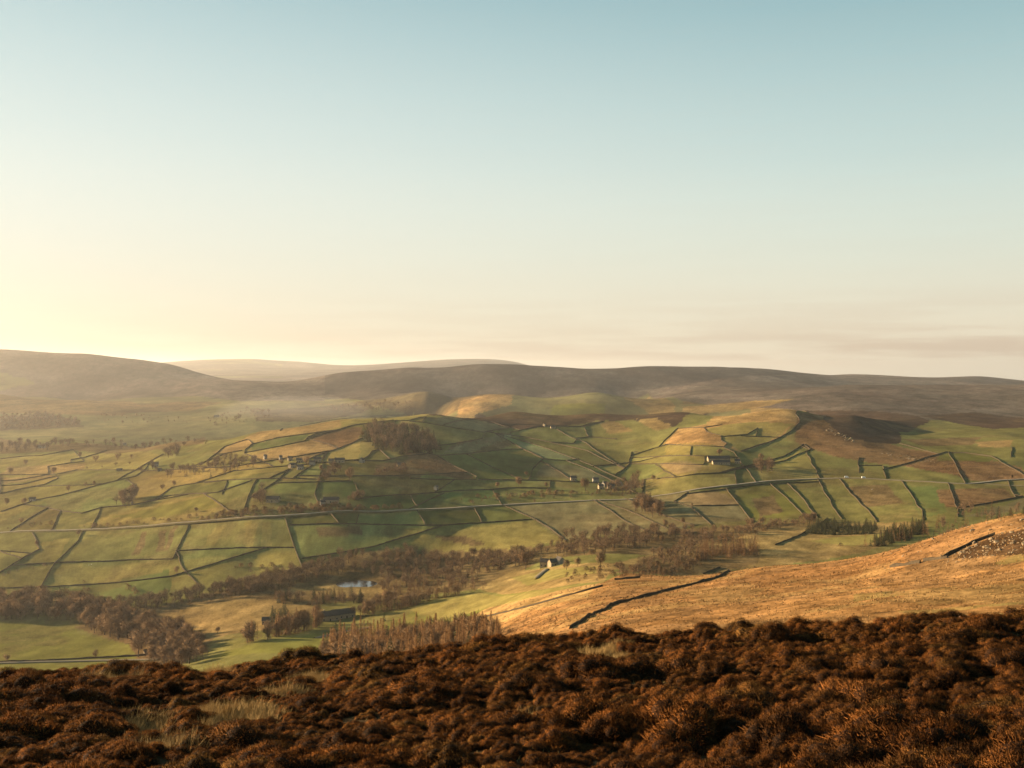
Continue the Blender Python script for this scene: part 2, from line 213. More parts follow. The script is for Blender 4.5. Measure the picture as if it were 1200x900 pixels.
# ------------------------------------------------------------------ dry stone walls: each one traced, set on the land
# (phrase, photo bearings of its course)
WALLS = [
 ("wall edging the hazy pasture at far left, highest of the left fields", [(0,538),(26,535),(48,534),(86,527)]),
 ("wall crossing pale left pasture below the lone tree", [(0,557),(66,556),(90,551),(138,551)]),
 ("short wall under the lone bare tree at the left edge", [(0,564),(20,563),(48,558)]),
 ("long gently bent wall between two golden strips at left edge", [(0,570),(26,568),(66,558)]),
 ("sinuous wall dropping left from the tree junction to the photo edge", [(0,579),(20,574),(52,568),(68,561),(66,558)]),
 ("level wall across the bright pasture left of the white farmhouse", [(53,570),(96,569),(108,568)]),
 ("long dark wall climbing from lower left to the white farmhouse", [(36,587),(70,581),(96,574),(114,569),(160,558),(170,550)]),
 ("wall across the left fields above the two golden strips", [(56,547),(80,543),(98,541)]),
 ("wall rising to the knoll from the hazy left fields", [(82,539),(100,536),(116,531),(126,528)]),
 ("wall along the top of the big tapering golden field", [(172,588),(200,581),(226,579),(244,578)]),
 ("wall running right from the copse below the white farmhouse", [(200,572),(220,568),(240,565),(266,563)]),
 ("wall on the gold bank right of the white farmhouse", [(222,547),(234,544),(244,540)]),
 ("sunlit wall just behind the white farmhouse", [(176,541),(192,532)]),
 ("dark wall along the skyline crest of the middle hill", [(328,505),(352,499),(390,492),(406,490.5),(420,488.5),(444,487),(480,486.5)]),
 ("wall curving left from the hamlet over the green fields", [(240,563),(262,556),(274,552),(340,546)]),
 ("long level wall across the slope just below the hamlet", [(240,566),(266,563),(300,562),(330,561),(370,562)]),
 ("wall slanting down left from the long level wall below the hamlet", [(240,579),(256,577),(296,563)]),
 ("wall slanting down left from hamlet past the pink bushes", [(306,575),(326,563),(340,550)]),
 ("short wall dropping from the hamlet, left of its pair", [(316,561),(338,550)]),
 ("short wall dropping from the hamlet, right of its pair", [(344,561),(360,549)]),
 ("sunlit curved wall below the round tree of the hamlet", [(372,566),(368,580),(373,588),(373,592)]),
 ("sunlit short wall left of the dark trees right of the hamlet", [(414,564),(418,574)]),
 ("level wall closing the top of the striped green field", [(376,565),(412,564)]),
 ("looping wall round the bright green field above the hamlet", [(300,538),(287,532),(287,527),(294,521),(326,513),(364,508)]),
 ("wall dividing the two fields inside the looping wall", [(292,530),(324,524),(356,517),(362,512),(370,509),(380,507)]),
 ("wall slanting from the hamlet up to the dark hillside wood", [(364,537),(384,530),(396,526),(416,518),(420,516)]),
 ("wall along the lower edge of the rusty bracken patch", [(372,517),(384,520),(396,526)]),
 ("wall along the top of the rusty bracken patch", [(396,504),(406,501),(418,498),(442,495),(460,493),(480,493)]),
 ("angled wall below the left end of the dark hillside wood", [(424,539),(430,535),(436,529),(444,527)]),
 ("wall running under the dark hillside wood", [(414,540),(450,540),(470,535),(480,534)]),
 ("short wall on the gold shoulder left of the looping wall", [(256,533),(284,528)]),
 ("wall climbing the left shoulder of the middle hill", [(250,534),(262,524),(290,515)]),
 ("wall through the left copse under the hamlet fields", [(256,548),(276,547),(306,542)]),
 ("short wall just inside the skyline crest wall", [(446,490),(452,488.5),(480,487.5)]),
 ("level wall right of the hamlet below the stone barn", [(420,558),(460,558),(480,557)]),
 ("wall along the lane below the two roofed barns", [(416,586),(432,583),(450,581),(480,580)]),
 ("wall slanting down right across the grassy hill top", [(480,494),(494,495),(512,498),(540,503),(568,507)]),
 ("short wall rising to the moor edge on the hill top", [(520,498),(538,493),(550,491)]),
 ("wall hugging the brow of the hill near the skyline", [(480,493),(492,489.5),(500,488.5)]),
 ("curved wall between the hill pasture and the dark moor", [(550,491),(574,494),(592,500),(602,502)]),
 ("wall bending round the scrubby hollow on the hill", [(568,507),(566,514),(540,519),(512,523)]),
 ("short wall across the head of the scrubby hollow", [(568,506),(592,502)]),
 ("arching wall along the top of the large dark green field", [(512,534),(548,532),(580,528),(612,526),(624,531),(638,538),(664,540),(678,538)]),
 ("sunlit wall along the left side of the large dark green field", [(513,535),(530,545),(559,559),(558,562)]),
 ("sunlit wall slanting across the large dark green field", [(554,536),(580,549),(606,560)]),
 ("thick dark wall along the right side of the large green field", [(638,538),(628,545),(623,554),(620,560)]),
 ("wall slanting down right below the thick dark wall", [(638,543),(656,553),(666,560)]),
 ("wall running up left of the two small barns on the moor edge", [(598,507),(628,500),(640,500)]),
 ("uppermost of the slanting walls between the narrow strip fields", [(598,510),(620,513),(656,521),(688,528),(712,540)]),
 ("middle of the slanting walls between the narrow strip fields", [(598,513),(632,523),(678,539)]),
 ("lowest of the slanting walls between the narrow strip fields", [(598,518),(616,528),(634,536)]),
 ("wall round the field below the two small barns", [(648,501),(664,510),(675,515),(672,520),(656,519)]),
 ("wall descending to the wooded clough right of the strip fields", [(676,515),(686,519),(700,529),(714,538)]),
 ("long wall slanting down towards the shaded hamlet in the clough", [(664,540),(690,550),(718,564)]),
 ("short wall parallel to and above the long clough wall", [(680,540),(720,558)]),
 ("wall across the green hill field right of the small barns", [(674,514),(690,512),(710,514),(724,515)]),
 ("level wall below the large green field towards the clough", [(560,562),(620,563),(648,564),(700,566)]),
 ("level wall left of the large green field's lit corner", [(480,561),(510,562),(558,562)]),
 ("short wall beside the small white field barn", [(514,574),(526,566)]),
 ("level wall above the road, behind the white field barn", [(480,580),(538,575),(576,574),(600,572),(644,572)]),
 ("tiny sunlit wall above the road right of the white barn", [(577,574),(581,580)]),
 ("short sunlit wall running down to the road at mid slope", [(483,584),(489,594)]),
 ("wall along the foot of the dark moor on the hill top", [(650,499),(680,500),(692,496),(708,494)]),
 ("short wall on the upper gold hillside", [(826,501),(846,498)]),
 ("zigzag sunlit wall down the gold hillside to the long white barn", [(824,501),(828,506),(844,511),(845,517),(851,520),(848,525),(860,530),(865,537)]),
 ("curving dark wall from the gold hilltop to the long white barn", [(868,529),(904,517),(926,506),(936,496),(936,490),(932,486),(946,482)]),
 ("faint wall slanting across the middle of the gold hillside", [(858,511),(876,509),(888,502)]),
 ("level wall across the gold hillside below the faint wall", [(868,511),(900,512)]),
 ("level wall at the foot of the small gold hump", [(780,521),(810,522),(848,524)]),
 ("short dark wall casting a broad shadow left of the barn field", [(810,523),(809,534)]),
 ("level wall leading left from the long white barn", [(756,536),(800,534),(830,535)]),
 ("short wall in the clough left of the barn fields", [(732,543),(750,541),(758,539)]),
 ("level wall in front of the long white barn", [(760,544),(790,544),(824,545)]),
 ("slanting wall in the green field below the long white barn", [(773,548),(782,554),(790,560)]),
 ("curved wall above the road below the long white barn", [(756,562),(792,560),(816,556),(850,554),(868,549)]),
 ("lower of two dark walls climbing right from the barn trees", [(894,545),(920,540),(936,532),(950,527)]),
 ("upper of two dark walls climbing right from the barn trees", [(900,540),(920,535),(938,523),(941,520)]),
 ("short sunlit wall in the field right of the barn trees", [(952,544),(956,553)]),
 ("wall beside the clough below the gold hump", [(776,523),(765,526),(752,530)]),
 ("wall up the clough between the moor and the gold hump", [(794,502),(778,518)]),
 ("wall along the lower side of the road below the white barn", [(848,573.5),(880,569),(920,566.5),(960,565)]),
 ("left of two slanting walls in the shaded field under the road", [(902,567.5),(920,582),(930,592),(942,603)]),
 ("right of two slanting walls in the shaded field under the road", [(922,567),(934,578),(938,582),(956,604)]),
 ("wall bending down left from the road bend", [(790,588),(808,577)]),
 ("wall down the right side of the broad pale field", [(854,576),(864,589),(866,592),(880,609)]),
 ("upright dark wall above the road right of the outcrop", [(1007,536),(1006,554)]),
 ("sunlit wall slanting below the shaded heather slope", [(1054,520),(1080,527)]),
 ("wall round the pale field above the road on the right", [(1094,534),(1108,530),(1132,531),(1162,535),(1174,542)]),
 ("sunlit short wall running down to the road through bracken", [(1120,546),(1130,564)]),
 ("upright dark wall near the right edge above the road", [(1186,524),(1185,536)]),
 ("sunlit wall below the road, left of its pair", [(988,568),(1003,584),(1018,600),(1028,612)]),
 ("sunlit wall below the road, right of its pair", [(1060,569),(1074,590),(1080,598),(1083,610)]),
 ("tiny sunlit wall below the road fork at right", [(1184,572),(1188,580)]),
 ("wall between bracken and pale field at the right edge", [(1156,590),(1200,582)]),
 ("straight wall down the left side of the brown striped field", [(98,623),(92,634),(64,660),(58,670)]),
 ("long level wall under the brown striped field", [(32,662),(64,660),(124,658),(152,656),(202,656)]),
 ("wall down the right side of the brown striped field", [(220,617),(212,636),(202,655)]),
 ("long level wall across the wide mown field", [(206,646),(240,644),(280,642),(345,642)]),
 ("long sunlit wall running down to the river trees", [(335,610),(345,642),(353,663)]),
 ("long level wall below the road in mid slope", [(340,615.5),(392,614),(480,616),(520,616),(564,613),(624,609)]),
 ("crooked hedged wall at the far left under the road", [(0,672),(30,653),(47,644),(40,630)]),
 ("level wall at the far left under the road", [(0,646),(36,649)]),
 ("wall rising right through the bushes above the road at left", [(32,610),(56,595),(32,592)]),
 ("long wall under the copse along the big tapering golden field", [(56,595),(70,599),(96,602),(118,595),(154,592),(180,587),(220,580)]),
 ("wall at the left edge above the road bushes", [(0,600),(24,592),(36,588)]),
 ("sunlit wall at the tip of the big tapering golden field", [(244,582),(265,596)]),
 ("short sunlit wall under the road below the two roofed barns", [(388,604),(396,613)]),
 ("bright sunlit wall slanting down beside the broad pale field", [(594,594),(624,608),(652,624),(663,635)]),
 ("sunlit short wall just below the road at mid slope", [(489,600),(498,615)]),
 ("long dark wall between green strip and golden moor slope", [(522,737),(570,723),(616,712),(652,702),(706,687)]),
 ("long dark wall winding up the golden moor slope", [(668,737),(682,728),(696,720),(704,717),(720,708),(752,700),(770,695),(816,684),(844,676),(884,664)]),
 ("short dark wall above the winding wall on the golden slope", [(824,673),(844,665)]),
 ("short dark wall beside the brown scrub at the valley foot", [(720,680),(750,677)]),
 ("dark curving wall beyond the tall larch clump", [(908,639),(920,634),(938,627),(958,615)]),
 ("wall down the left part of the broad pale field", [(700,590),(720,602),(736,612),(758,623)]),
 ("wall slanting down below the round dark copse", [(734,598),(746,602),(774,616),(790,624)]),
 ("angled wall in the pale field right of the dark copse", [(790,588),(810,594),(829,611)]),
 ("level wall across the pale field under the road bend", [(812,593),(866,592)]),
 ("short wall between the dark copse and the river trees", [(762,597),(780,605),(800,612)]),
 ("broken stretch of wall on the golden slope below the boulders, lower end", [(1043,665),(1066,662),(1078,660)]),
 ("broken stretch of wall on the golden slope below the boulders, upper end", [(1082,658),(1110,654)]),
 ("low ruined wall climbing through the boulders at the right", [(1114,650),(1140,637),(1166,627)]),
 ("dark field wall beside the lane in the bright near pasture", [(-20,777),(0,776),(60,774),(104,771.5),(120,771),(176,768)]),
 ("short wall from the bend under the copse down to the road", [(70,599),(62,618)]),
 ("short wall down to the left roadside hedge under the copse", [(118,595),(110,613)]),
 ("wall climbing beside the pinkish copse", [(154,592),(150,584),(160,572)]),
 ("short wall above the left end of the tapering golden field", [(200,572),(180,587)]),
 ("short upright wall between the fields below the hamlet copse", [(266,563),(260,580)]),
 ("wall running down to the dark roadside hedge below the hamlet", [(300,562),(290,588),(285,601)]),
 ("wall slanting from the road up past the white field barn", [(480,597),(500,587),(520,578)]),
 ("short wall below the road in the mid slope pastures", [(420,602),(416,615)]),
 ("short wall below the road right of the sunlit short wall", [(556,595),(564,613)]),
 ("short upright wall between the white barn fields and the road", [(860,552),(864,568)]),
 ("short wall from the barn fields down to the road in the clough", [(756,562),(752,580)]),
 ("wall following the clough floor above the shaded hamlet", [(740,530),(736,545),(722,556)]),
 ("short upright wall under the foot of the dark moor", [(690,512),(684,500)]),
 ("short wall down to the road left of the bracken", [(1034,546),(1038,561)]),
 ("wall below the road between green field and bracken patch", [(1112,568),(1120,590),(1124,606)]),
 ("wall below the road left of the sunlit pair", [(958,563),(974,590),(984,606)]),
 ("wall across the top of the dark green hill field", [(512,523),(500,531),(512,534)]),
 ("long wall across the sloping pastures right of the long lit wall", [(353,655),(400,648),(440,640),(480,628),(520,616)]),
 ("wall crossing the wide pasture above the left river wood", [(0,690),(60,688),(130,684),(200,676),(240,664)]),
 ("wall between the two striped fields and the river trees", [(206,646),(215,668),(230,684)]),
]
def trace(pts):
    o = []
    for (a, b), (c, d) in zip(pts[:-1], pts[1:]):
        p0, p1 = pick(a, b), pick(c, d); n = max(1, int(math.hypot(c-a, d-b)/7))
        o.append(p0[:2])
        for i in range(1, n):
            t = i/n; q = pick(a+(c-a)*t, b+(d-b)*t); yl = 1/((1-t)/p0[1]+t/p1[1])
            if abs(q[1]/yl-1) < .05: o.append(q[:2])
    o.append(pick(*pts[-1])[:2]); return o

def join_walls():           # carry loose ends on until they meet the next wall or the road, as field walls do
    S = 2.2; segs = []
    for k, (ph, pts) in enumerate(WALLS):
        for p, q in zip(pts[:-1], pts[1:]): segs.append((k, p[0], p[1]*S, q[0], q[1]*S))
    for ln in (ROAD, [(640,640),(760,620),(880,612),(960,607),(1060,613),(1140,606)], [(0,692),(200,690),(350,666),(420,657),(600,646)]):
      for p, q in zip(ln[:-1], ln[1:]): segs.append((-1, p[0], p[1]*S, q[0], q[1]*S))
    sg = np.array(segs)
    for k, (ph, pts) in enumerate(WALLS):
        if max(p[1] for p in pts) > 690 or min(p[1] for p in pts) < 487 or 'outcrop' in ph or 'upright' in ph or 'casting' in ph: continue
        if max(p[1] for p in pts) > 655 and min(p[0] for p in pts) > 640: continue
        for e in (0, -1):
            p = np.array(pts[e], float)*(1, S); q = np.array(pts[1 if e == 0 else -2], float)*(1, S); o = sg[sg[:,0] != k]
            A_, B_ = o[:,1:3], o[:,3:5]; d = B_-A_; t = np.clip(((p-A_)*d).sum(1)/np.maximum((d*d).sum(1), 1e-6), 0, 1); c = A_+d*t[:,None]; ds = np.hypot(*(c-p).T)
            if ds.min() < 3.5: continue
            r = (p-q)/max(1e-6, np.hypot(*(p-q))); den = r[0]*d[:,1]-r[1]*d[:,0]; den = np.where(np.abs(den) < 1e-6, 1e-6, den); w_ = A_-p
            tt = (w_[:,0]*d[:,1]-w_[:,1]*d[:,0])/den; uu = (w_[:,0]*r[1]-w_[:,1]*r[0])/den
            ok = (tt > 0)&(tt < 95)&(uu >= 0)&(uu <= 1)
            if ok.any(): x = p+r*tt[ok].min()
            elif ds.min() < 36: x = c[ds.argmin()]
            else: continue
            x = (float(x[0]), float(x[1]/S))
            if e == 0: pts.insert(0, x)
            else: pts.append(x)
join_walls()
TRACES = [(ph, trace(pts)) for ph, pts in WALLS]

# ------------------------------------------------------------------ land cover (surface colours, one heather slope with cast shadow painted in)
G1 = (.098,.114,.036,.3); G2 = (.134,.126,.042,.45); G3 = (.186,.156,.050,.5); OC = (.205,.145,.058,.8); GD = (.24,.130,.050,1.0)
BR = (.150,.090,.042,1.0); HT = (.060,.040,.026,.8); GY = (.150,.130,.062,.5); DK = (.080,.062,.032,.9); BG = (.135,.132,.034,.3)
DM = (.058,.049,.040,.9); MO = (.100,.080,.062,.9); FG = (.125,.115,.050,.4); RB = (.125,.088,.040,.9); SD = (.255,.165,.066,.9)
COVER = [
 # distant
 (DM,[(380,447),(440,433),(560,426),(760,428),(900,434),(900,446),(800,452),(640,458),(520,470),(440,472),(390,462)]),
 (MO,[(150,448),(300,446),(380,440),(380,470),(280,470),(200,462)]),
 (MO,[(900,440),(960,440),(1210,446),(1210,488),(1050,492),(900,478),(800,470),(640,466),(640,458),(800,452)]),
 #(MO,[(150,448),(300,446),(400,437),(560,426),(760,428),(960,440),(1210,446),(1210,488),(1050,492),(900,478),(800,470),(640,466),(520,480),(450,478),(380,470),(280,470),(200,462)]),
 (FG,[(380,494),(300,490),(260,480),(330,470),(470,478),(520,486)]),
 (DK,[(300,482),(420,470),(540,466),(520,484),(470,484),(440,476),(380,494),(300,494)]),
 (SD,[(508,487),(540,470),(565,464),(600,462),(604,474),(560,487)]),
 (FG,[(600,463),(760,461),(800,470),(790,485),(560,485),(600,474)]),
 (BG,[(600,484),(650,474),(710,473),(700,485)]),
 (OC,[(730,466),(760,464),(790,474),(800,484),(760,484),(745,474)]),
 (OC,[(800,476),(880,470),(930,468),(900,476),(830,484),(790,484)]),
 (DK,[(0,488),(55,484),(90,492),(98,501),(40,503),(0,506)]),
 (RB,[(0,512),(60,522),(240,512),(240,520),(90,528),(0,532)]),
 # hill crest, left to right
 (G3,[(170,560),(240,540),(300,512),(352,499),(420,488),(485,485),(540,492),(480,506),(424,510),(420,538),(360,550),(240,568)]),
 (OC,[(250,530),(300,508),(360,498),(400,494),(400,500),(350,512),(300,520),(262,534)]),
 (OC,[(290,534),(356,518),(372,516),(396,526),(364,537),(310,540)]),
 (BR,[(364,512),(396,504),(424,500),(424,510),(420,516),(396,526),(372,517)]),
 (G1,[(296,521),(326,513),(362,508),(356,517),(324,524),(294,529)]),
 (G2,[(480,494),(568,507),(566,514),(512,523),(480,512)]),
 (G3,[(444,488),(500,488),(480,494),(418,498),(400,502),(410,494)]),
 (GY,[(494,490),(550,491),(600,501),(568,507),(512,498)]),
 (HT,[(500,487),(560,483.5),(700,485),(830,483),(800,492),(792,500),(770,498),(740,492),(700,493),(660,499),(610,503),(590,500),(560,492)]),
 (RB,[(540,517),(590,512),(600,522),(585,528),(530,531),(525,526)]),
 (GY,[(520,530),(545,520),(565,514),(592,506),(600,510),(575,522),(545,532)]),
 (G2,[(598,507),(640,500),(690,497),(745,495),(775,512),(760,540),(720,566),(664,560),(620,560),(638,538),(604,525)]),
 (GY,[(640,543),(690,548),(720,562),(670,561),(625,558)]),
 (GY,[(600,516),(634,524),(678,539),(634,536)]),
 (G1,[(512,534),(548,532),(612,526),(638,538),(628,545),(620,560),(606,560),(558,561)]),
 (BR,[(470,528),(512,534),(558,560),(540,562),(505,556),(490,545)]),
 (RB,[(440,545),(480,536),(500,552),(490,560),(440,558)]),
 (OC,[(746,491),(768,490),(790,500),(772,505),(755,499)]),
 (OC,[(700,494),(722,494),(742,505),(715,509)]),
 (SD,[(780,521),(794,503),(826,497),(870,485),(946,481),(934,488),(936,496),(904,517),(866,531),(845,524)]),
 (G3,[(826,503),(870,495),(930,497),(904,515),(868,529),(850,518)]),
 (G3,[(780,522),(848,525),(866,536),(920,538),(940,522),(934,535),(890,548),(820,540),(780,532)]),
 (BR,[(936,484),(965,487),(988,513),(1040,520),(1110,533),(1200,548),(1200,564),(1140,563),(1100,553),(1060,546),(1000,540),(955,528),(938,523),(930,510)]),
 (HT,[(944,481),(1040,483),(1078,488),(1090,494),(1057,507),(1055,520),(1020,518),(986,512),(968,494)]),  # dark heather tone here also paints in the hill's cast shadow
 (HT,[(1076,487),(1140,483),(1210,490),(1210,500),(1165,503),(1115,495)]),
 (G2,[(1052,506),(1090,499),(1160,503),(1150,511),(1060,514)]),
 (RB,[(1055,514),(1150,512),(1140,521),(1080,522)]),
 (OC,[(1140,518),(1190,516),(1182,524),(1150,524)]),
 (G2,[(1070,524),(1190,524),(1200,545),(1160,537),(1100,532)]),
 (BG,[(1098,533),(1130,531),(1165,536),(1160,541),(1100,540)]),
 (G2,[(950,530),(1006,540),(1060,547),(1110,557),(1130,563),(1000,559),(900,560),(868,552),(920,541)]),
 # middle slope
 (G3,[(0,535),(116,531),(160,529),(190,533),(170,552),(114,569),(60,584),(0,612)]),
 (OC,[(10,547),(100,543),(98,549),(60,555),(0,556)]),
 (OC,[(0,560),(60,556),(60,560),(0,568)]),
 (G3,[(88,617),(140,600),(200,585),(244,579),(265,596),(220,610),(150,615)]),
 (BG,[(130,606),(200,590),(244,581),(258,594),(200,606)]),
 (G1,[(328,564),(372,562),(368,580),(370,590),(330,592),(300,582)]),
 (G1,[(376,565),(414,562),(420,580),(376,590)]),
 (G3,[(420,562),(560,562),(577,574),(480,580),(420,584)]),
 (G1,[(428,582),(577,574),(581,582),(490,596),(430,598)]),
 (GY,[(596,592),(700,587),(780,579),(852,578),(866,592),(880,610),(830,613),(800,620),(760,628),(700,628),(664,635),(630,612)]),
 (GY,[(770,545),(824,545),(816,553),(790,556)]),
 (BG,[(860,572),(920,565),(956,604),(940,608),(882,609)]),
 (RB,[(880,585),(905,580),(920,600),(890,605)]),
 (RB,[(990,570),(1040,568),(1060,590),(1015,594)]),
 (G1,[(1064,570),(1100,570),(1110,600),(1080,608)]),
 (BR,[(1095,574),(1180,573),(1190,585),(1150,592),(1110,595)]),
 (GY,[(1130,605),(1200,583),(1205,597),(1150,604)]),
 (G2,[(0,625),(90,622),(60,662),(0,672)]),
 (G3,[(50,635),(85,630),(64,658),(30,660)]),
 (G2,[(98,623),(220,617),(202,655),(64,659)]),
 (RB,[(168,623),(174,622),(165,648),(155,649)]), (RB,[(188,622),(196,620),(190,648),(182,648)]), (RB,[(202,618),(208,617),(197,646),(190,647)]),
 (G2,[(220,617),(334,610),(345,642),(206,646)]),
 (G3,[(285,612),(300,612),(296,640),(286,640)]), (G3,[(250,620),(262,618),(250,640),(238,642)]), (G3,[(306,612),(316,612),(318,640),(306,640)]),
 (G1,[(337,611),(480,604),(490,597),(594,592),(624,608),(480,615),(340,615)]),
 (G2,[(340,616),(480,616),(470,640),(420,655),(356,662)]),
 (RB,[(370,620),(420,617),(425,628),(375,630)]),
 (G3,[(440,645),(475,625),(624,610),(662,634),(600,645),(540,650),(470,655)]),
 (RB,[(510,628),(540,627),(570,636),(555,640),(515,632)]),
 (G3,[(0,673),(60,662),(200,657),(345,644),(352,664),(300,685),(200,690),(0,690)]),
 (G1,[(60,690),(200,668),(200,690),(140,705),(60,705)]),
 # valley floor
 (BG,[(-60,728),(85,729),(90,742),(150,755),(175,762),(190,775),(-60,778)]),
 (BG,[(-60,778),(190,776),(190,792),(-60,795)]),
 (RB,[(85,735),(150,715),(230,700),(360,660),(480,640),(640,640),(760,625),(960,610),(960,618),(860,640),(760,650),(700,650),(640,655),(560,690),(400,705),(280,720),(180,790),(150,755)]),
 (OC,[(165,730),(230,708),(300,702),(350,705),(380,715),(340,735),(250,748),(200,738)]),
 (OC,[(330,692),(400,685),(480,690),(470,702),(400,700)]),
 (BG,[(240,772),(330,748),(400,738),(480,720),(600,692),(660,690),(520,728),(420,750),(390,770)]),
 (G3,[(480,715),(560,694),(680,686),(630,698),(560,715),(522,727)]),
 (OC,[(560,690),(600,668),(720,660),(720,668),(706,682),(640,690)]),
 (G3,[(600,676),(640,668),(700,664),(700,672),(620,686)]),
 (OC,[(690,668),(760,650),(830,640),(900,620),(960,611),(1060,611),(1090,612),(1080,622),(1010,647),(960,657),(860,668),(760,672)]),
 (RB,[(715,672),(760,652),(825,640),(890,640),(890,660),(820,672)]),
 (G3,[(950,634),(985,629),(1025,627),(1060,618),(1050,630),(1000,640)]),
 (SD,[(520,737),(570,713),(640,696),(700,684),(690,700),(620,716),(560,740)]),
]
GOLD = [(-100,845),(390,790),(522,728),(570,714),(616,703),(652,695),(706,683),(760,660),(830,655),(900,655),(1000,652),(1100,627),(1200,602),(1450,556),(1600,800)]
RGB = np.empty((NR, len(ucol), 4)); RGB[:] = G2
n1 = fbm(XG,YG,900,4,40); n2 = fbm(XG,YG,220,4,44)
def paint(m, c, a=1.0): RGB[m] = RGB[m]*(1-a)+np.array(c)*a
paint(YG > 2450, FG)
paint((YG > 3300)&(n1 > .05), RB); paint((YG > 4300), MO); paint((YG > 4300)&(UG < 330)&(n1 > .15), FG)
paint((YG > 4600)&(YG < 7000)&(UG > 380)&(UG < 960), DM); paint((YG > 2300)&(UG > 880)&(YG < 4600), MO); paint((YG > 2600)&(YG < 4200)&(UG > 880)&(fbm(XG,YG,420,4,51)+.25*fbm(XG,YG,80,2,52) > .12), OC); 
wob = fbm(XG,YG,30,2,60)*np.clip(YG/1200,.3,2)*3.0; wob2 = fbm(XG,YG,30,2,61)*np.clip(YG/1200,.3,2)*3.0
def cover(poly, c):
    p = poly_xy(poly); lo = p.min(0)-30; hi = p.max(0)+30
    m = (XG > lo[0])&(XG < hi[0])&(YG > lo[1])&(YG < hi[1])
    idx = np.nonzero(m); s = inside(XG[idx]+wob[idx], YG[idx]+wob2[idx], p)
    RGB[idx[0][s], idx[1][s]] = c
gp = poly_xy(GOLD)
paint((UG > -100)&(YG < 640)&inside(XG, YG, gp), GD)
paint((YG < 560)&(UG > 1060)&(VG < 668)&(VG < 645+.18*(1060-UG)+40), BR, .55)
g4 = fbm(XG,YG*.8,26,4,70); paint((YG < 600)&inside(XG,YG,gp)&(g4 > .16), BR, .5); paint((YG < 600)&inside(XG,YG,gp)&(g4 < -.22), SD, .6)
sl_ = (YG < 620)&inside(XG,YG,gp); tk = np.abs(fbm(XG*.8+YG*.35,YG,26,3,76)); RGB[sl_,:3] *= (.62+.38*sstep(.0,.07,tk))[sl_][:,None]; RGB[sl_,:3] *= (1+.30*fbm(XG,YG*.7,60,4,77))[sl_][:,None]
paint((YG < 300)&(UG > 1000)&(fbm(XG,YG,40,3,72) > .3), G3, .4)
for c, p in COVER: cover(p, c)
cover([(1120,655),(1140,640),(1168,626),(1200,620),(1240,615),(1250,645),(1180,652)], (.062,.036,.018,1.0))

# each walled field keeps its own sward: flood the land lattice between walls and road
r0f, r1f = int(np.searchsorted(lrow, math.log(640))), int(np.searchsorted(lrow, math.log(2450)))
blk = np.zeros((r1f-r0f, len(ucol)), bool)
for tr_ in [t for _, t in TRACES]+[[pick(*q)[:2] for q in ROAD]]:
    p = densify(tr_, 1.5); y_ = np.clip(p[:,1], 63, 23000); ui = np.searchsorted(ucol, U0+F*p[:,0]/y_); li = np.round((np.log(y_)-lmin)/(lrow[1]-lrow[0])).astype(int)-r0f
    ok = (li > 0)&(li < r1f-r0f-1)&(ui > 0)&(ui < len(ucol)-1); blk[li[ok], ui[ok]] = True; blk[li[ok], ui[ok]-1] = True
lab = np.where(blk, -1, 0); nl = 0; H_, W_ = lab.shape
for sy, sx in zip(*np.nonzero(lab == 0)):
    if lab[sy, sx]: continue
    nl += 1; st_ = [(sy, sx)]; lab[sy, sx] = nl
    while st_:
        y_, x_ = st_.pop()
        for yy, xx in ((y_+1,x_),(y_-1,x_),(y_,x_+1),(y_,x_-1)):
            if 0 <= yy < H_ and 0 <= xx < W_ and lab[yy, xx] == 0: lab[yy, xx] = nl; st_.append((yy, xx))
for _ in range(2):
    m = lab == -1; lab[:,1:][m[:,1:]] = lab[:,:-1][m[:,1:]]; m = lab == -1; lab[1:][m[1:]] = lab[:-1][m[1:]]
rf = np.random.default_rng(5); size = np.bincount(lab[lab > 0], minlength=nl+1); ton = np.exp(rf.normal(0,.22,nl+1)); hue = rf.normal(0,.11,nl+1); big = size > 9000; ton[big] = 1; hue[big] = 0
ang = rf.uniform(-.6,.6,nl+1); lam = rf.uniform(4,9,nl+1); amp = np.where(rf.random(nl+1) < .55, rf.uniform(.06,.17,nl+1), .02); amp[big] *= .6
lq = np.clip(lab, 0, None); Xf, Yf = XG[r0f:r1f], YG[r0f:r1f]; gr_ = np.clip((RGB[r0f:r1f,:,1]/RGB[r0f:r1f,:,0]-.6)/.3, 0, 1)
ph_ = (Xf*np.cos(ang[lq])+Yf*np.sin(ang[lq])*.4)/lam[lq]; stripe = np.sin(ph_+1.5*fbm(Xf,Yf,60,2,131))*(.4+.6*np.abs(fbm(Xf,Yf,50,2,132)*2).clip(0,1))
mlt = 1+(ton[lq]-1)*gr_+amp[lq]*stripe*gr_
RGB[r0f:r1f,:,:3] *= mlt[...,None]; RGB[r0f:r1f,:,0] *= 1+hue[lq]*gr_
RGB[...,:3] *= (1+.16*n2+.10*fbm(XG,YG,45,3,46))[...,None]
RGB[...,0] *= 1+.08*fbm(XG,YG,130,3,47)
stn = fbm(XG,YG,75,4,120)-.25*fbm(XG,YG,14,2,121); mm_ = (YG > 640)&(YG < 2450)
wt = (np.clip((stn-.18)/.2,0,1)*.4*mm_)[...,None]; RGB = RGB*(1-wt)+np.array(RB)*wt
RGB[...,:3] *= (1+.17*fbm(XG/8,YG/85,1,2,122)*((YG > 640)&(YG < 2000)))[...,None]
RGB[...,:3] *= (1+.16*fbm(XG,YG,40,3,123)*mm_)[...,None]
fn = np.where(YG < 500, fbm(XG,YG*.6,4.5,3,48), np.where(YG < 1300, fbm(XG,YG*.6,11,3,48), fbm(XG,YG*.5,30,3,48)))
RGB[...,:3] *= (1+(.20+.36*RGB[...,3])*fn+(.02+.05*RGB[...,3])*rng.normal(size=XG.shape))[...,None].clip(.45,1.7)
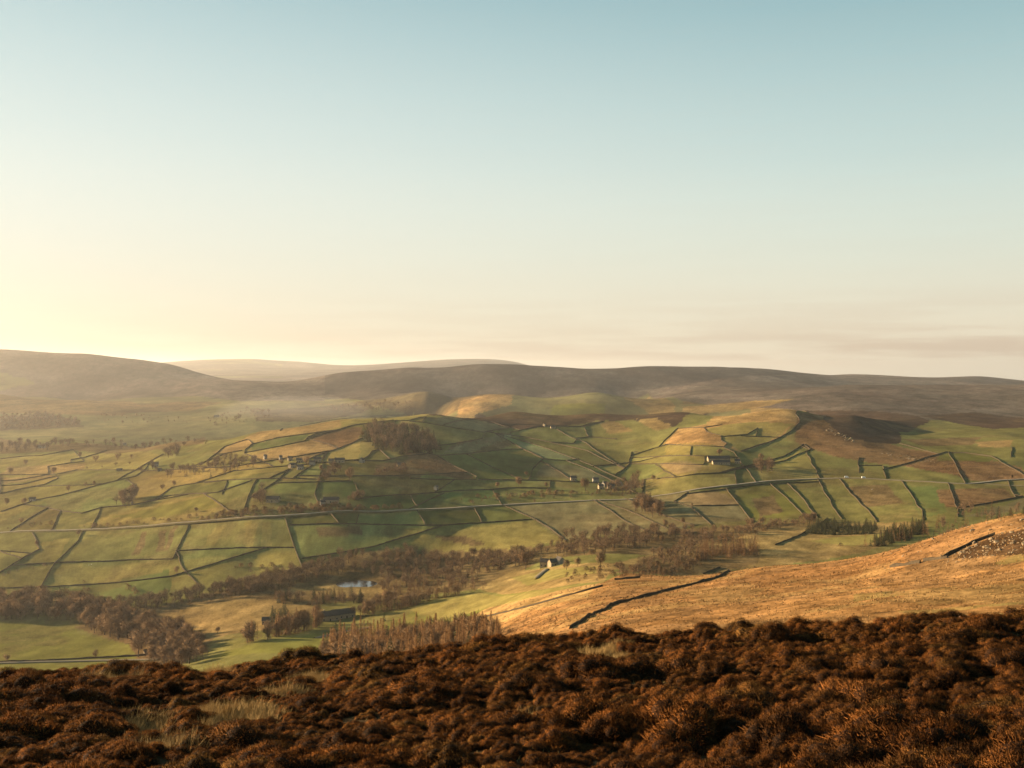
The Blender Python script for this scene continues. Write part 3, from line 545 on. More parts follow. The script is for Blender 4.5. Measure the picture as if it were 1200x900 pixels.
hm = (YG > 2600); RGB[hm,:3] *= (1+.75*fbm(XG,YG*.6,260,4,49))[hm][:,None].clip(.55,1.6)

# ------------------------------------------------------------------ materials
def newmat(name):
    m = bpy.data.materials.new(name); m.use_nodes = True
    t = m.node_tree; b = t.nodes['Principled BSDF']; b.inputs['Roughness'].default_value = .9
    b.inputs['Specular IOR Level'].default_value = .02
    return m, t, b
def simple(name, rgb, var=.25, scale=3.0, rough=.9, rand=.0, spec=.02):
    m, t, b = newmat(name); b.inputs['Roughness'].default_value = rough; b.inputs['Specular IOR Level'].default_value = spec
    tc = t.nodes.new('ShaderNodeTexCoord'); nz = t.nodes.new('ShaderNodeTexNoise'); nz.inputs['Scale'].default_value = scale; nz.inputs['Detail'].default_value = 4
    L(t, tc.outputs['Object'], nz.inputs['Vector'])
    mr = t.nodes.new('ShaderNodeMapRange'); mr.inputs[1].default_value = .25; mr.inputs[2].default_value = .75; mr.inputs[3].default_value = 1-var; mr.inputs[4].default_value = 1+var
    L(t, nz.outputs['Fac'], mr.inputs[0])
    fac = mr.outputs[0]
    if rand:
        oi = t.nodes.new('ShaderNodeObjectInfo'); m2 = t.nodes.new('ShaderNodeMapRange'); m2.inputs[3].default_value = 1-rand; m2.inputs[4].default_value = 1+rand
        L(t, oi.outputs['Random'], m2.inputs[0]); mm = t.nodes.new('ShaderNodeMath'); mm.operation = 'MULTIPLY'; L(t, fac, mm.inputs[0]); L(t, m2.outputs[0], mm.inputs[1]); fac = mm.outputs[0]
    vm = t.nodes.new('ShaderNodeVectorMath'); vm.operation = 'SCALE'; vm.inputs[0].default_value = rgb[:3]; L(t, fac, vm.inputs['Scale'])
    L(t, vm.outputs[0], b.inputs['Base Color'])
    return m
def leafmat(name, a, b_, transl=.0, rand=.2):    # colour from a per-face attribute 'tone' plus object random
    m, t, b = newmat(name); b.inputs['Specular IOR Level'].default_value = .08
    at = t.nodes.new('ShaderNodeAttribute'); at.attribute_name = 'tone'
    mx = t.nodes.new('ShaderNodeMix'); mx.data_type = 'RGBA'; mx.inputs[6].default_value = (*a, 1); mx.inputs[7].default_value = (*b_, 1)
    L(t, at.outputs['Fac'], mx.inputs[0])
    oi = t.nodes.new('ShaderNodeObjectInfo'); m2 = t.nodes.new('ShaderNodeMapRange'); m2.inputs[3].default_value = 1-rand; m2.inputs[4].default_value = 1+rand
    L(t, oi.outputs['Random'], m2.inputs[0])
    vm = t.nodes.new('ShaderNodeVectorMath'); vm.operation = 'SCALE'; L(t, mx.outputs[2], vm.inputs[0]); L(t, m2.outputs[0], vm.inputs['Scale'])
    L(t, vm.outputs[0], b.inputs['Base Color'])
    return m
def land_material():
    m, t, b = newmat('land'); b.inputs['Roughness'].default_value = 1; b.inputs['Specular IOR Level'].default_value = .0
    at = t.nodes.new('ShaderNodeAttribute'); at.attribute_name = 'cover'
    geo = t.nodes.new('ShaderNodeNewGeometry')
    def noise(scale, detail=3, rough=.6):
        n = t.nodes.new('ShaderNodeTexNoise'); n.inputs['Scale'].default_value = scale; n.inputs['Detail'].default_value = detail; n.inputs['Roughness'].default_value = rough
        L(t, geo.outputs['Position'], n.inputs['Vector']); return n
    na = noise(.45, 5, .7); nb = noise(.06, 4); nc = noise(.012, 3)
    def rng_(n, lo, hi):
        r = t.nodes.new('ShaderNodeMapRange'); r.inputs[1].default_value = .3; r.inputs[2].default_value = .7; r.inputs[3].default_value = lo; r.inputs[4].default_value = hi
        L(t, n.outputs['Fac'], r.inputs[0]); return r.outputs[0]
    def math_(op, a, b2):
        k = t.nodes.new('ShaderNodeMath'); k.operation = op
        for i, s in enumerate((a, b2)):
            if isinstance(s, (int, float)): k.inputs[i].default_value = s
            else: L(t, s, k.inputs[i])
        return k.outputs[0]
    tus = math_('ADD', 1.0, math_('MULTIPLY', math_('ADD', rng_(na, -.42, .42), rng_(nb, -.3, .3)), at.outputs['Alpha']))
    fac = math_('MULTIPLY', tus, rng_(nc, .9, 1.1))
    vm = t.nodes.new('ShaderNodeVectorMath'); vm.operation = 'SCALE'; L(t, at.outputs['Color'], vm.inputs[0]); L(t, fac, vm.inputs['Scale'])
    L(t, vm.outputs[0], b.inputs['Base Color'])
    bp = t.nodes.new('ShaderNodeBump'); bp.inputs['Distance'].default_value = 1.0
    L(t, math_('ADD', math_('MULTIPLY', na.outputs['Fac'], .5), math_('MULTIPLY', nb.outputs['Fac'], 2.0)), bp.inputs['Height'])
    L(t, math_('ADD', .06, math_('MULTIPLY', at.outputs['Alpha'], .35)), bp.inputs['Strength']); L(t, bp.outputs[0], b.inputs['Normal'])
    return m
M = {}
M['land'] = land_material()
M['stone'] = simple('field_stone', (.060,.047,.031), .35, .8)
M['house_stone'] = simple('house_stone', (.30,.24,.16), .25, .6)
M['render'] = simple('white_render', (.27,.25,.21), .08, .5)
M['slate'] = simple('slate', (.075,.066,.056), .2, .9, .7, spec=.1)
M['glass'] = simple('window_glass', (.02,.025,.03), .1, 1, .1, spec=.5)
M['door'] = simple('painted_door', (.06,.05,.04), .1, 1)
M['asphalt'] = simple('asphalt', (.22,.19,.15), .12, .1, .7)
M['track'] = simple('track', (.19,.16,.11), .12, .1, .9)
M['rock'] = simple('gritstone', (.20,.155,.10), .45, 1.3)
M['bark'] = simple('bark', (.085,.065,.045), .3, 2)
M['twig'] = leafmat('twigs', (.11,.070,.038), (.23,.148,.08), rand=.28)
M['larch'] = leafmat('larch_twigs', (.13,.072,.034), (.29,.165,.072), rand=.22)
M['fir'] = leafmat('fir_needles', (.022,.028,.013), (.055,.058,.024), rand=.2)
M['scrub'] = leafmat('scrub_twigs', (.10,.060,.032), (.17,.105,.05), rand=.25)
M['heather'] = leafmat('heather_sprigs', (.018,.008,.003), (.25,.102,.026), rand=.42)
ht = M['heather'].node_tree; hb = ht.nodes['Principled BSDF']; src = hb.inputs['Base Color'].links[0].from_socket
oi_ = ht.nodes.new('ShaderNodeObjectInfo'); wn = ht.nodes.new('ShaderNodeTexWhiteNoise'); wn.noise_dimensions = '1D'; L(ht, oi_.outputs['Random'], wn.inputs['W'])
rp = ht.nodes.new('ShaderNodeValToRGB'); L(ht, wn.outputs['Value'], rp.inputs[0]); e_ = rp.color_ramp.elements
e_[0].color = (.80,.86,.9,1); e_[0].position = 0; e_[1].color = (1,1.25,1.3,1); e_[1].position = 1
for p_, c_ in ((.3,(1,1,1,1)),(.75,(1.1,1,.85,1)),(.9,(1,1.15,1.1,1))): k_ = e_.new(p_); k_.color = c_
mu = ht.nodes.new('ShaderNodeVectorMath'); mu.operation = 'MULTIPLY'; L(ht, src, mu.inputs[0]); L(ht, rp.outputs[0], mu.inputs[1]); L(ht, mu.outputs[0], hb.inputs['Base Color'])
M['straw'] = leafmat('straw_grass', (.20,.135,.055), (.42,.29,.12), rand=.1)
M['tussock'] = leafmat('tussock_blades', (.15,.080,.030), (.30,.185,.075), rand=0)
M['moorsoil'] = simple('moor_soil', (.050,.031,.013), .5, 2.5)
M['car_white'] = simple('white_car_paint', (.75,.75,.74), .02, 1, .3, spec=.5)
M['tyre'] = simple('tyre_rubber', (.02,.02,.02), .1, 2)
M['wool'] = simple('sheep_wool', (.62,.58,.50), .1, 4)
M['sheep_face'] = simple('sheep_face', (.10,.09,.08), .1, 4)
mw, tw, bw = newmat('pond_water'); bw.inputs['Base Color'].default_value = (.02,.022,.02,1); bw.inputs['Roughness'].default_value = .06; bw.inputs['Specular IOR Level'].default_value = .5
nz = tw.nodes.new('ShaderNodeTexNoise'); nz.inputs['Scale'].default_value = .8; bpn = tw.nodes.new('ShaderNodeBump'); bpn.inputs['Strength'].default_value = .04
ge = tw.nodes.new('ShaderNodeNewGeometry'); L(tw, ge.outputs['Position'], nz.inputs['Vector']); L(tw, nz.outputs['Fac'], bpn.inputs['Height']); L(tw, bpn.outputs[0], bw.inputs['Normal'])
M['water'] = mw

# ------------------------------------------------------------------ object helpers
def mesh_np(name, V, Fq, smooth=False, mats=(), mi=None, tone=None, nrm=None):
    V = np.asarray(V, np.float32); Fq = np.asarray(Fq, np.int32); k = Fq.shape[1]
    me = bpy.data.meshes.new(name); me.vertices.add(len(V)); me.vertices.foreach_set('co', V.ravel())
    me.loops.add(Fq.size); me.loops.foreach_set('vertex_index', Fq.ravel())
    me.polygons.add(len(Fq)); me.polygons.foreach_set('loop_start', np.arange(0, Fq.size, k, dtype=np.int32))
    try: me.polygons.foreach_set('loop_total', np.full(len(Fq), k, np.int32))
    except Exception: pass
    for m in mats: me.materials.append(m)
    if mi is not None: me.polygons.foreach_set('material_index', np.asarray(mi, np.int32))
    me.update(calc_edges=True)
    if smooth: me.polygons.foreach_set('use_smooth', np.ones(len(me.polygons), bool))
    if nrm is not None: me.polygons.foreach_set('use_smooth', np.ones(len(me.polygons), bool)); me.normals_split_custom_set_from_vertices([tuple(q) for q in nrm])
    if tone is not None:
        a = me.attributes.new('tone', 'FLOAT', 'FACE'); a.data.foreach_set('value', np.asarray(tone, np.float32))
    return me
def link(name, me, parent=None, loc=None, rotz=None, scale=None):
    o = bpy.data.objects.new(name, me); col.objects.link(o)
    if parent is not None: o.parent = parent
    if loc is not None: o.location = loc
    if rotz is not None: o.rotation_euler = (0, 0, rotz)
    if scale is not None: o.scale = (scale,)*3 if isinstance(scale, (int, float)) else scale
    return o
def tag(o, label=None, cat=None, group=None, kind=None):
    if label: o['label'] = label
    if cat: o['category'] = cat
    if group: o['group'] = group
    if kind: o['kind'] = kind
    return o
class MB:
    def __init__(s): s.v = []; s.f = []; s.m = []
    def quad(s, *p, m=0):
        b = len(s.v); s.v += [tuple(q) for q in p]; s.f.append(tuple(range(b, b+len(p)))); s.m.append(m)
    def box(s, x0, y0, z0, x1, y1, z1, m=0):
        b = len(s.v); s.v += [(x, y, z) for z in (z0, z1) for y in (y0, y1) for x in (x0, x1)]
        for f in ((0,2,3,1),(4,5,7,6),(0,1,5,4),(2,6,7,3),(0,4,6,2),(1,3,7,5)): s.f.append(tuple(b+i for i in f)); s.m.append(m)
    def tube(s, p0, p1, r0, r1, n=5, m=0, cap=True):
        p0 = Vector(p0); p1 = Vector(p1); d = (p1-p0).normalized(); a = d.orthogonal().normalized(); c = d.cross(a); b = len(s.v)
        for p, r in ((p0, r0), (p1, r1)):
            for i in range(n):
                t = 2*math.pi*i/n; s.v.append(tuple(p+(a*math.cos(t)+c*math.sin(t))*r))
        for i in range(n): j = (i+1) % n; s.f.append((b+i, b+j, b+n+j, b+n+i)); s.m.append(m)
        if cap: s.f.append(tuple(b+n+i for i in range(n))); s.m.append(m)
    def mesh(s, name, mats, smooth=False):
        me = bpy.data.meshes.new(name); me.from_pydata(s.v, [], s.f)
        for m in (mats if isinstance(mats, (list, tuple)) else [mats]): me.materials.append(m)
        me.polygons.foreach_set('material_index', s.m)
        if smooth: me.polygons.foreach_set('use_smooth', [True]*len(s.f))
        me.update(); return me

# ------------------------------------------------------------------ land meshes
def land(name, r0, r1):
    nr = r1-r0; nc = len(ucol)
    V = np.stack([XG[r0:r1], YG[r0:r1], ZG[r0:r1]], -1).reshape(-1, 3)
    a = (np.arange(nr-1)[:,None]*nc+np.arange(nc-1)).ravel(); Fq = np.stack([a, a+1, a+nc+1, a+nc], 1)
    me = mesh_np(name, V, Fq, True, [M['land']])
    ca = me.color_attributes.new('cover', 'FLOAT_COLOR', 'POINT'); ca.data.foreach_set('color', RGB[r0:r1].reshape(-1).astype(np.float32))
    return tag(link(name, me), kind='structure')
rs = int(np.searchsorted(lrow, math.log(2480)))
land('valley', 0, rs+1); land('hills', rs, NR)

# ------------------------------------------------------------------ roads and pond
def strip(name, pts, width, mat, rise=.45, kind='structure'):
    p = densify(smooth_line([pick(*q)[:2] for q in pts], 3), 7); n = normals2(p)
    offs = (-width*.5-1.6, -width*.5, 0, width*.5, width*.5+1.6); dz = (-1.2, rise, rise+.06, rise, -1.2)
    zc = np.max([grid_z(*(p+n*o).T) for o in offs], axis=0)
    V = np.concatenate([np.column_stack([p+n*o, zc+d]) for o, d in zip(offs, dz)]); k = len(p); fs = []; mi = []
    for r in range(4):
        for i in range(k-1): fs.append((r*k+i, r*k+i+1, (r+1)*k+i+1, (r+1)*k+i)); mi.append(0 if r in (1,2) else 1)
    return tag(link(name, mesh_np(name, V, fs, False, [mat, M['verge']], mi)), kind=kind)
M['verge'] = simple('verge_grass', (.12,.10,.045), .3, .2)
strip('road', ROAD, 6.4, M['asphalt'])
strip('lane', [(-40,779),(0,778),(60,776.5),(110,774.5),(185,773)], 3.2, M['track'], .25)
strip('farm_track', [(628,679),(636,672),(641,668)], 3.5, M['track'], .2)
strip('farm_track', [(1150,566),(1175,569),(1210,570)], 4.0, M['track'], .3)
strip('farm_track', [(436,735),(400,741),(370,748)], 3.0, M['track'], .2)
pb = MB(); ring = []
for i in range(40):
    a = 2*math.pi*i/40; r = 1+.13*math.sin(2*a+1)+.09*math.sin(5*a)
    ring.append((px_+21*r*math.cos(a), py_+15*r*math.sin(a), pz_-.2))
pb.quad(*ring); tag(link('pond', pb.mesh('pond', M['water'])), 'small pale reflecting pond among bare trees on the valley floor', kind='structure')

def stone_wall(phrase, tr_):
    p = densify(tr_, 3.2); Y = p[:,1].mean(); n = normals2(p); k = len(p); p = p+n*(fbm(p[:,0],p[:,1],45,2,140)*np.clip(p[:,1]/500-.6,.2,2.2))[:,None]
    h = (1.1 if Y > 700 else 1.0)*min(1+max(0, Y-900)/3500, 1.3)
    wb = .30*min(1+max(0, Y-900)/2500, 1.4)
    j = rng.normal(0, .16, k); z0 = grid_z(p[:,0], p[:,1])
    cross = [(-wb, -.9, 0), (-wb, .15, 0), (-wb*.55, h, 1), (wb*.55, h, 1), (wb, .15, 0), (wb, -.9, 0)]
    V = []
    for o, z, t in cross:
        q = p+n*(o+rng.normal(0,.06,k))[:,None]; V.append(np.column_stack([q, z0+z+t*j+rng.normal(0,.05,k)]))
    V = np.concatenate(V); fs = [(r*k+a, r*k+a+1, (r+1)*k+a+1, (r+1)*k+a) for r in range(5) for a in range(k-1)]
    me = mesh_np('dry_stone_wall', V, fs, False, [M['stone']])
    tag(link('dry_stone_wall', me), 'grey dry stone '+phrase, 'wall', 'dry stone walls dividing the fields')
for ph, tr_ in TRACES: stone_wall(ph, tr_)

# ------------------------------------------------------------------ tree kinds (unit height, many twig blades)
def blades(p, d, ln, wd):     # thin triangles
    p = np.asarray(p); d = np.asarray(d); n = len(p)
    r = rng.normal(size=(n,3)); s = np.cross(d, r); s /= np.maximum(np.linalg.norm(s, axis=1), 1e-6)[:,None]
    ln = np.asarray(ln)[:,None]*np.ones((n,1)); wd = np.asarray(wd)*np.ones(n); s = s*wd[:,None]*.5
    V = np.stack([p-s, p+s, p+d*ln], 1).reshape(-1,3); return V, np.arange(3*n).reshape(-1,3)
def unit(a): return a/np.maximum(np.linalg.norm(a, axis=-1, keepdims=True), 1e-6)
def bare_tree(seed, wide=.36, n=2800, low=.22):
    wide *= .9
    r = random.Random(seed); mb = MB(); tips = []
    def grow(p, d, ln, rad, lev):
        q = p+d*ln; mb.tube(p, q, rad, rad*.62, 5 if lev < 2 else 3, cap=False)
        if lev >= 3: tips.append((p, q, d)); return
        tips.append((p+(q-p)*.5, q, d)) if lev >= 1 else None
        for i in range(r.choice((3,3,4)) if lev else r.choice((4,5,6))):
            a = Vector((r.gauss(0,1), r.gauss(0,1), r.gauss(.25,.6))).normalized()
            t = r.uniform(.55, 1) if i else 1
            nd = (d*(.75 if lev else .6)+a*(.8 if lev else .85)); nd.z = nd.z*.8+.18; nd.normalize()
            grow(p+(q-p)*t, nd, ln*r.uniform(.62,.82)*(1 if lev else .95), rad*.58, lev+1)
    grow(Vector((0,0,-.02)), Vector((r.gauss(0,.05), r.gauss(0,.05), 1)).normalized(), low+.08, .024, 0)
    top = max(q.z for _, q, _ in tips)
    P0 = np.array([t[0] for t in tips]); P1 = np.array([t[1] for t in tips]); D = np.array([t[2] for t in tips])
    sx = .9; mb.v = [(a_*sx, b_*sx, c_) for a_, b_, c_ in mb.v]
    zt = max(q[2] for q in mb.v); hr = np.percentile(np.hypot(*np.array(mb.v)[:,:2].T), 98); mb.v = [(a_*wide*.95/hr, b_*wide*.95/hr, c_*.93/zt) for a_, b_, c_ in mb.v]
    rr = np.random.default_rng(seed*7+1); K_ = 15; lc = unit(rr.normal(size=(K_,3))+np.array([0,0,.15]))*rr.uniform(.25,.66,(K_,1)); lr = rr.uniform(.32,.52,K_)
    k = rr.integers(0, K_, n); q = unit(rr.normal(size=(n,3))); u_ = lc[k]+q*(lr[k]*rr.random(n)**.38)[:,None]
    cen = np.array([0,0,.54]); p = u_*np.array([wide,wide,.43])+cen; p = p[p[:,2] > .08+.16*low]; n = len(p); k = k[:n]
    out_ = unit((p-cen)/np.array([wide,wide,.43])); dd = unit(out_*.8+rr.normal(size=(n,3))*.6+np.array([0,0,.25]))
    V, Fq = blades(p, dd, rr.uniform(.05,.12,n), rr.uniform(.005,.010,n)); V[:,2] = np.minimum(V[:,2], 1.0)
    nr = unit(np.repeat(out_*.75, 3, 0)+unit(np.repeat(dd, 3, 0))*.25)
    return mb, V, Fq, rr.random(n), nr
def larch_tree(seed, n=1300, wide=.15, dense=False):
    wide = wide*(1.6 if dense else 1.3)
    r = np.random.default_rng(seed); mb = MB(); mb.tube((0,0,-.02),(0,0,.99),.013,.002,5)
    t = .05+.94*r.random(n)**(1.45 if not dense else 1.5); a = r.random(n)*6.283; env = wide*(1-t)**.85*(.93+.07*np.sin(t*23+a*3+seed))*(.8+.3*np.sin(3*a+seed))+.008
    rr = env*r.random(n)**.5; rad = np.stack([np.cos(a), np.sin(a), 0*a], 1)
    p = rad*rr[:,None]; p[:,2] = t-rr*.15
    d = unit(rad*1.0+np.stack([0*a, 0*a, r.normal(-.25 if dense else .25,.3,n)],1)+r.normal(size=(n,3))*.35)
    V, Fq = blades(p, d, r.uniform(.035,.065,n)*(1.2-.95*t), r.uniform(.006,.011,n)*(2.2 if dense else 1))
    nr = unit(np.repeat(unit(rad+r.normal(size=(n,3))*.35+np.array([0,0,.3])), 3, 0)); return mb, V, Fq, r.random(n), nr
def shrub(seed, n=420):
    r = np.random.default_rng(seed); mb = MB()
    for k in range(6):
        a = r.random()*6.28; mb.tube((0,0,-.05),(math.cos(a)*.3, math.sin(a)*.3, .6), .02, .006, 3, cap=False)
    a = r.random(n)*6.283; zz = r.random(n)**.8; rr = .62*np.sqrt(np.maximum(0,1-(zz*.95)**2))*r.random(n)**.4*(1+.25*np.sin(3*a+seed))
    p = np.stack([np.cos(a)*rr, np.sin(a)*rr, zz*.85],1); d = unit(p*np.array([1,1,.8])+r.normal(size=(n,3))*.5)
    V, Fq = blades(p, d, r.uniform(.12,.24,n), r.uniform(.025,.05,n)); return mb, V, Fq, r.random(n), unit(np.repeat(unit(p)+d*.3, 3, 0))
def pair(fn, cm, name):      # trunk mesh, crown mesh, single joined mesh
    mb, V, Fq, tone, nr = fn
    tr = mb.mesh(name+'_trunk', M['bark']) if len(mb.v) else None
    cr = mesh_np(name+'_crown', V, Fq, False, [cm], tone=tone, nrm=nr)
    # joined: triangulated trunk + crown
    tv = np.array(mb.v); tf = []
    for f in mb.f:
        for k in range(1, len(f)-1): tf.append((f[0], f[k], f[k+1]))
    jv = np.concatenate([tv, V]); jf = np.concatenate([np.array(tf), Fq+len(tv)])
    jm = mesh_np(name, jv, jf, False, [M['bark'], cm], np.r_[np.zeros(len(tf),int), np.ones(len(Fq),int)], tone=np.r_[np.zeros(len(tf)), tone], nrm=np.concatenate([unit(tv*np.array([1,1,.01])+1e-4), nr]))
    jt = np.r_[np.zeros(len(tf)), tone]
    return dict(trunk=tr, crown=cr, joined=jm, jv=jv, jf=jf, jm=np.r_[np.zeros(len(tf),int), np.ones(len(Fq),int)], jt=jt)
KIND = {
 'bare_tree': [pair(bare_tree(s, w_), M['twig'], 'bare_tree') for s, w_ in ((1,.40),(2,.46),(3,.38),(5,.50),(8,.43),(13,.36))],
 'larch_tree': [pair(larch_tree(s, 2000, w_), M['larch'], 'larch_tree') for s, w_ in ((1,.115),(2,.10),(4,.13),(6,.11))],
 'fir_tree': [pair(larch_tree(s, 1500, w_, True), M['fir'], 'fir_tree') for s, w_ in ((21,.20),(22,.17),(24,.23))],
 'shrub': [pair(shrub(s), M['scrub'], 'shrub') for s in (1,2,3,4)],
}
SMALL = {k: [pair(f, m, k) for f in fs] for k, fs, m in (
 ('bare_tree', [bare_tree(s, w_, 340) for s, w_ in ((31,.42),(32,.48),(33,.38))], M['twig']), ('larch_tree', [larch_tree(41,260,.16), larch_tree(43,260,.14)], M['larch']),
 ('fir_tree', [larch_tree(51,260,.2,True), larch_tree(52,260,.17,True)], M['fir']), ('shrub', [shrub(61,90), shrub(62,90)], M['scrub']))}
for k in SMALL:                      # wider blades so the sparse versions keep their cover
    for d in SMALL[k]:
        V = d['jv']; f = d['jf'][d['jm'] == 1]; c = V[f].mean(1, keepdims=True); T3 = (V[f]-c)*np.array([2.0,2.0,1.5])+c; V[f.ravel()] = T3.reshape(-1,3)
TREES = []                           # (kind, x, y, z, height, label, group, shown px)
def add_tree(kind, x, y, h, label, group):
    TREES.append((kind, x, y, float(grid_z(x, y)), h, label, group, h*F/y))
def tree_at(kind, u, v, hpx, label, group=None):
    x, y, z = pick(u, v); add_tree(kind, x, y, hpx*y/F, label, group)
def wood(mix, poly, n, hpx, label, group, wob_=.2, mind=.11):
    n = int(n*1.7)
    p = poly_xy(poly); lo, hi = p.min(0), p.max(0); got = []; tries = 0; kinds = list(mix)
    while len(got) < n and tries < n*60:
        tries += 1; x, y = rng.uniform(lo, hi)
        if not inside(np.array([x]), np.array([y]), p)[0]: continue
        h = hpx*y/F*math.exp(np.clip(rng.normal(0, wob_), -.55, .30))
        if any((x-a)**2+(y-b)**2 < (mind*h)**2 for a, b in got): continue
        got.append((x, y)); k = kinds[0] if len(kinds) == 1 else random.choices(kinds, [mix[q] for q in kinds])[0]
        add_tree(k, x, y, h*(.75 if k == 'shrub' else 1)*(.45 if k == 'shrub' else 1), label.format(NOUN[k]), group.format(NOUN[k]).replace('larchs', 'larches'))
def row(kind, pts, step, hm, label, group, jit=.5):
    p = densify([pick(*q)[:2] for q in pts], step)
    for x, y in p:
        add_tree(kind, x+rng.normal(0,step*jit*.4), y+rng.normal(0,step*jit), hm*math.exp(rng.normal(0,.28)), label, group)
NOUN = {'bare_tree': 'bare brown tree', 'larch_tree': 'russet larch', 'fir_tree': 'dark green fir', 'shrub': 'low brown shrub'}
W = wood
W({'bare_tree':1}, [(-40,704),(40,700),(95,708),(92,728),(-40,729)], 90, 17, '{} in the wood behind the bright near-left pasture', '{}s behind the near-left pasture')
W({'bare_tree':1}, [(88,708),(135,718),(180,736),(195,750),(150,752),(105,742),(90,732)], 70, 20, '{} in the rounded wood right of the bright pasture', '{}s right of the bright pasture')
W({'bare_tree':5,'shrub':2}, [(150,742),(200,738),(235,752),(240,772),(205,784),(178,776)], 55, 22, '{} in the near thicket above the heather at left', '{}s in the near left thicket')
W({'bare_tree':5,'shrub':1}, [(95,712),(150,706),(205,702),(280,686),(340,670),(400,660),(402,672),(340,688),(250,706),(200,712),(140,722)], 150, 13, '{} in the river wood left of the pond', '{}s in the river wood left of pond')
W({'bare_tree':5,'shrub':2}, [(395,655),(470,646),(560,652),(600,645),(650,648),(610,664),(565,676),(480,680),(440,676),(398,672)], 150, 12.5, '{} in the river wood between pond and valley farm', '{}s between pond and valley farm')
W({'larch_tree':4,'bare_tree':3,'shrub':2}, [(440,690),(480,680),(560,676),(572,688),(520,694),(450,697)], 60, 13, '{} in the plantation edge right of the pond', '{}s right of the pond')
W({'bare_tree':5,'shrub':2}, [(640,640),(700,626),(800,622),(830,625),(760,640),(700,650),(655,652)], 110, 13, '{} in the shaded river wood behind the valley farm', '{}s behind the valley farm')
W({'bare_tree':4,'shrub':2}, [(800,628),(860,620),(900,612),(958,608),(958,614),(900,622),(830,640),(790,648)], 90, 10, '{} in the river wood right of the valley centre', '{}s right of valley centre')
W({'shrub':3,'bare_tree':2}, [(722,670),(750,655),(790,645),(822,642),(835,660),(800,672),(730,676)], 55, 14, '{} in the scrub left of the tall larch clump', '{}s left of the larch clump')
W({'shrub':1}, [(632,684),(660,676),(750,664),(800,668),(760,676),(680,686)], 45, 12, '{} in the belt above the long dark wall', '{}s above the long dark wall')
W({'larch_tree':30,'fir_tree':1,'bare_tree':5}, [(376,776),(400,760),(480,752),(560,748),(588,752),(584,768),(480,780)], 330, 29, '{} in the larch plantation above the heather', '{}s in the plantation above the heather', .34)
W({'fir_tree':3,'shrub':2}, [(385,776),(480,768),(585,760),(585,768),(480,780)], 30, 19, '{} along the foot of the larch plantation', '{}s at the plantation foot')
W({'larch_tree':6,'bare_tree':3}, [(284,752),(325,742),(372,730),(376,736),(340,745),(292,755)], 34, 20, '{} in the small strip left of the gabled barns', '{}s left of the gabled barns')
W({'fir_tree':1}, [(316,729),(338,724),(341,729),(318,734)], 9, 15, '{} in the dark clump left of the gabled barns', '{}s in the dark clump by the barns')
W({'larch_tree':2,'fir_tree':2,'bare_tree':1}, [(322,702),(420,698),(425,707),(360,710),(326,708)], 42, 13, '{} in the belt below the pond', '{}s in the belt below the pond')
W({'larch_tree':4,'bare_tree':2}, [(412,722),(440,708),(500,700),(560,691),(574,691),(520,702),(470,714),(430,724)], 75, 15, '{} in the belt along the top of the green strip', '{}s along the top of the green strip')
W({'larch_tree':1}, [(815,657),(888,651),(885,643),(825,646)], 60, 18, '{} in the tall clump on the golden slope edge', '{}s in the tall clump by the golden slope')
W({'fir_tree':1}, [(942,626),(1024,626),(1030,617),(958,614)], 130, 8.5, '{} in the dark plantation on the valley floor', '{}s in the valley floor plantation')
W({'fir_tree':5,'larch_tree':2}, [(1010,642),(1050,638),(1085,626),(1085,618),(1050,622)], 75, 12, '{} in the plantation behind the golden spur', '{}s behind the golden spur')
W({'larch_tree':5,'bare_tree':2,'fir_tree':1}, [(1075,632),(1110,624),(1160,614),(1215,602),(1215,593),(1140,604),(1085,616)], 110, 12, '{} in the belt behind the boulder ridge', '{}s behind the boulder ridge')
W({'bare_tree':4,'fir_tree':2}, [(420,513),(440,503),(470,505),(500,513),(516,527),(505,533),(470,533),(440,526)], 130, 13, '{} in the hillside wood on the middle hill', '{}s in the hillside wood')
W({'bare_tree':1}, [(-10,490),(50,485),(85,491),(98,500),(40,503),(-10,506)], 90, 6, '{} in the hazy wood at far left', '{}s in the hazy far-left wood')
W({'bare_tree':3,'shrub':1}, [(0,534),(40,531),(100,521),(60,520),(0,522)], 40, 8, '{} in the misty row at the far left', '{}s in the misty far-left row')
W({'bare_tree':3,'shrub':2}, [(90,524),(150,521),(240,516),(275,518),(250,524),(160,527)], 36, 7, '{} on the wooded knoll left of the middle hill', '{}s on the wooded knoll')
W({'bare_tree':1}, [(738,598),(748,588),(770,594),(780,604),(766,607)], 20, 15, '{} in the round dark copse on the pale field', '{}s in the round dark copse')
W({'bare_tree':4,'shrub':2}, [(700,580),(720,566),(748,560),(756,572),(730,580)], 26, 11, '{} in the clough by the shaded hamlet', '{}s in the shaded clough')
W({'bare_tree':1}, [(130,596),(150,580),(162,582),(150,596)], 10, 15, '{} in the pinkish copse below the white farmhouse', '{}s in the pinkish copse')
W({'bare_tree':3,'shrub':3}, [(160,556),(176,552),(192,560),(216,563),(236,556),(250,548),(246,540),(200,550),(175,546)], 28, 9, '{} around the white farmhouse', '{}s around the white farmhouse')
W({'bare_tree':1}, [(186,534),(200,527),(216,530),(205,537)], 10, 9, '{} in the clump up-slope of the white farmhouse', '{}s up-slope of the white farmhouse')
W({'bare_tree':3,'shrub':2}, [(242,548),(262,541),(306,538),(306,545),(270,556),(245,560)], 30, 10, '{} in the copse left of the hamlet', '{}s in the copse left of the hamlet')
W({'bare_tree':1}, [(372,565),(385,552),(396,548),(400,552),(384,564)], 16, 9, '{} in the slanting row below the hamlet', '{}s in the slanting row below hamlet')
W({'bare_tree':3,'shrub':1}, [(436,554),(470,548),(480,552),(465,556),(440,558)], 18, 8, '{} below the stone barn on the hill', '{}s below the hill barn')
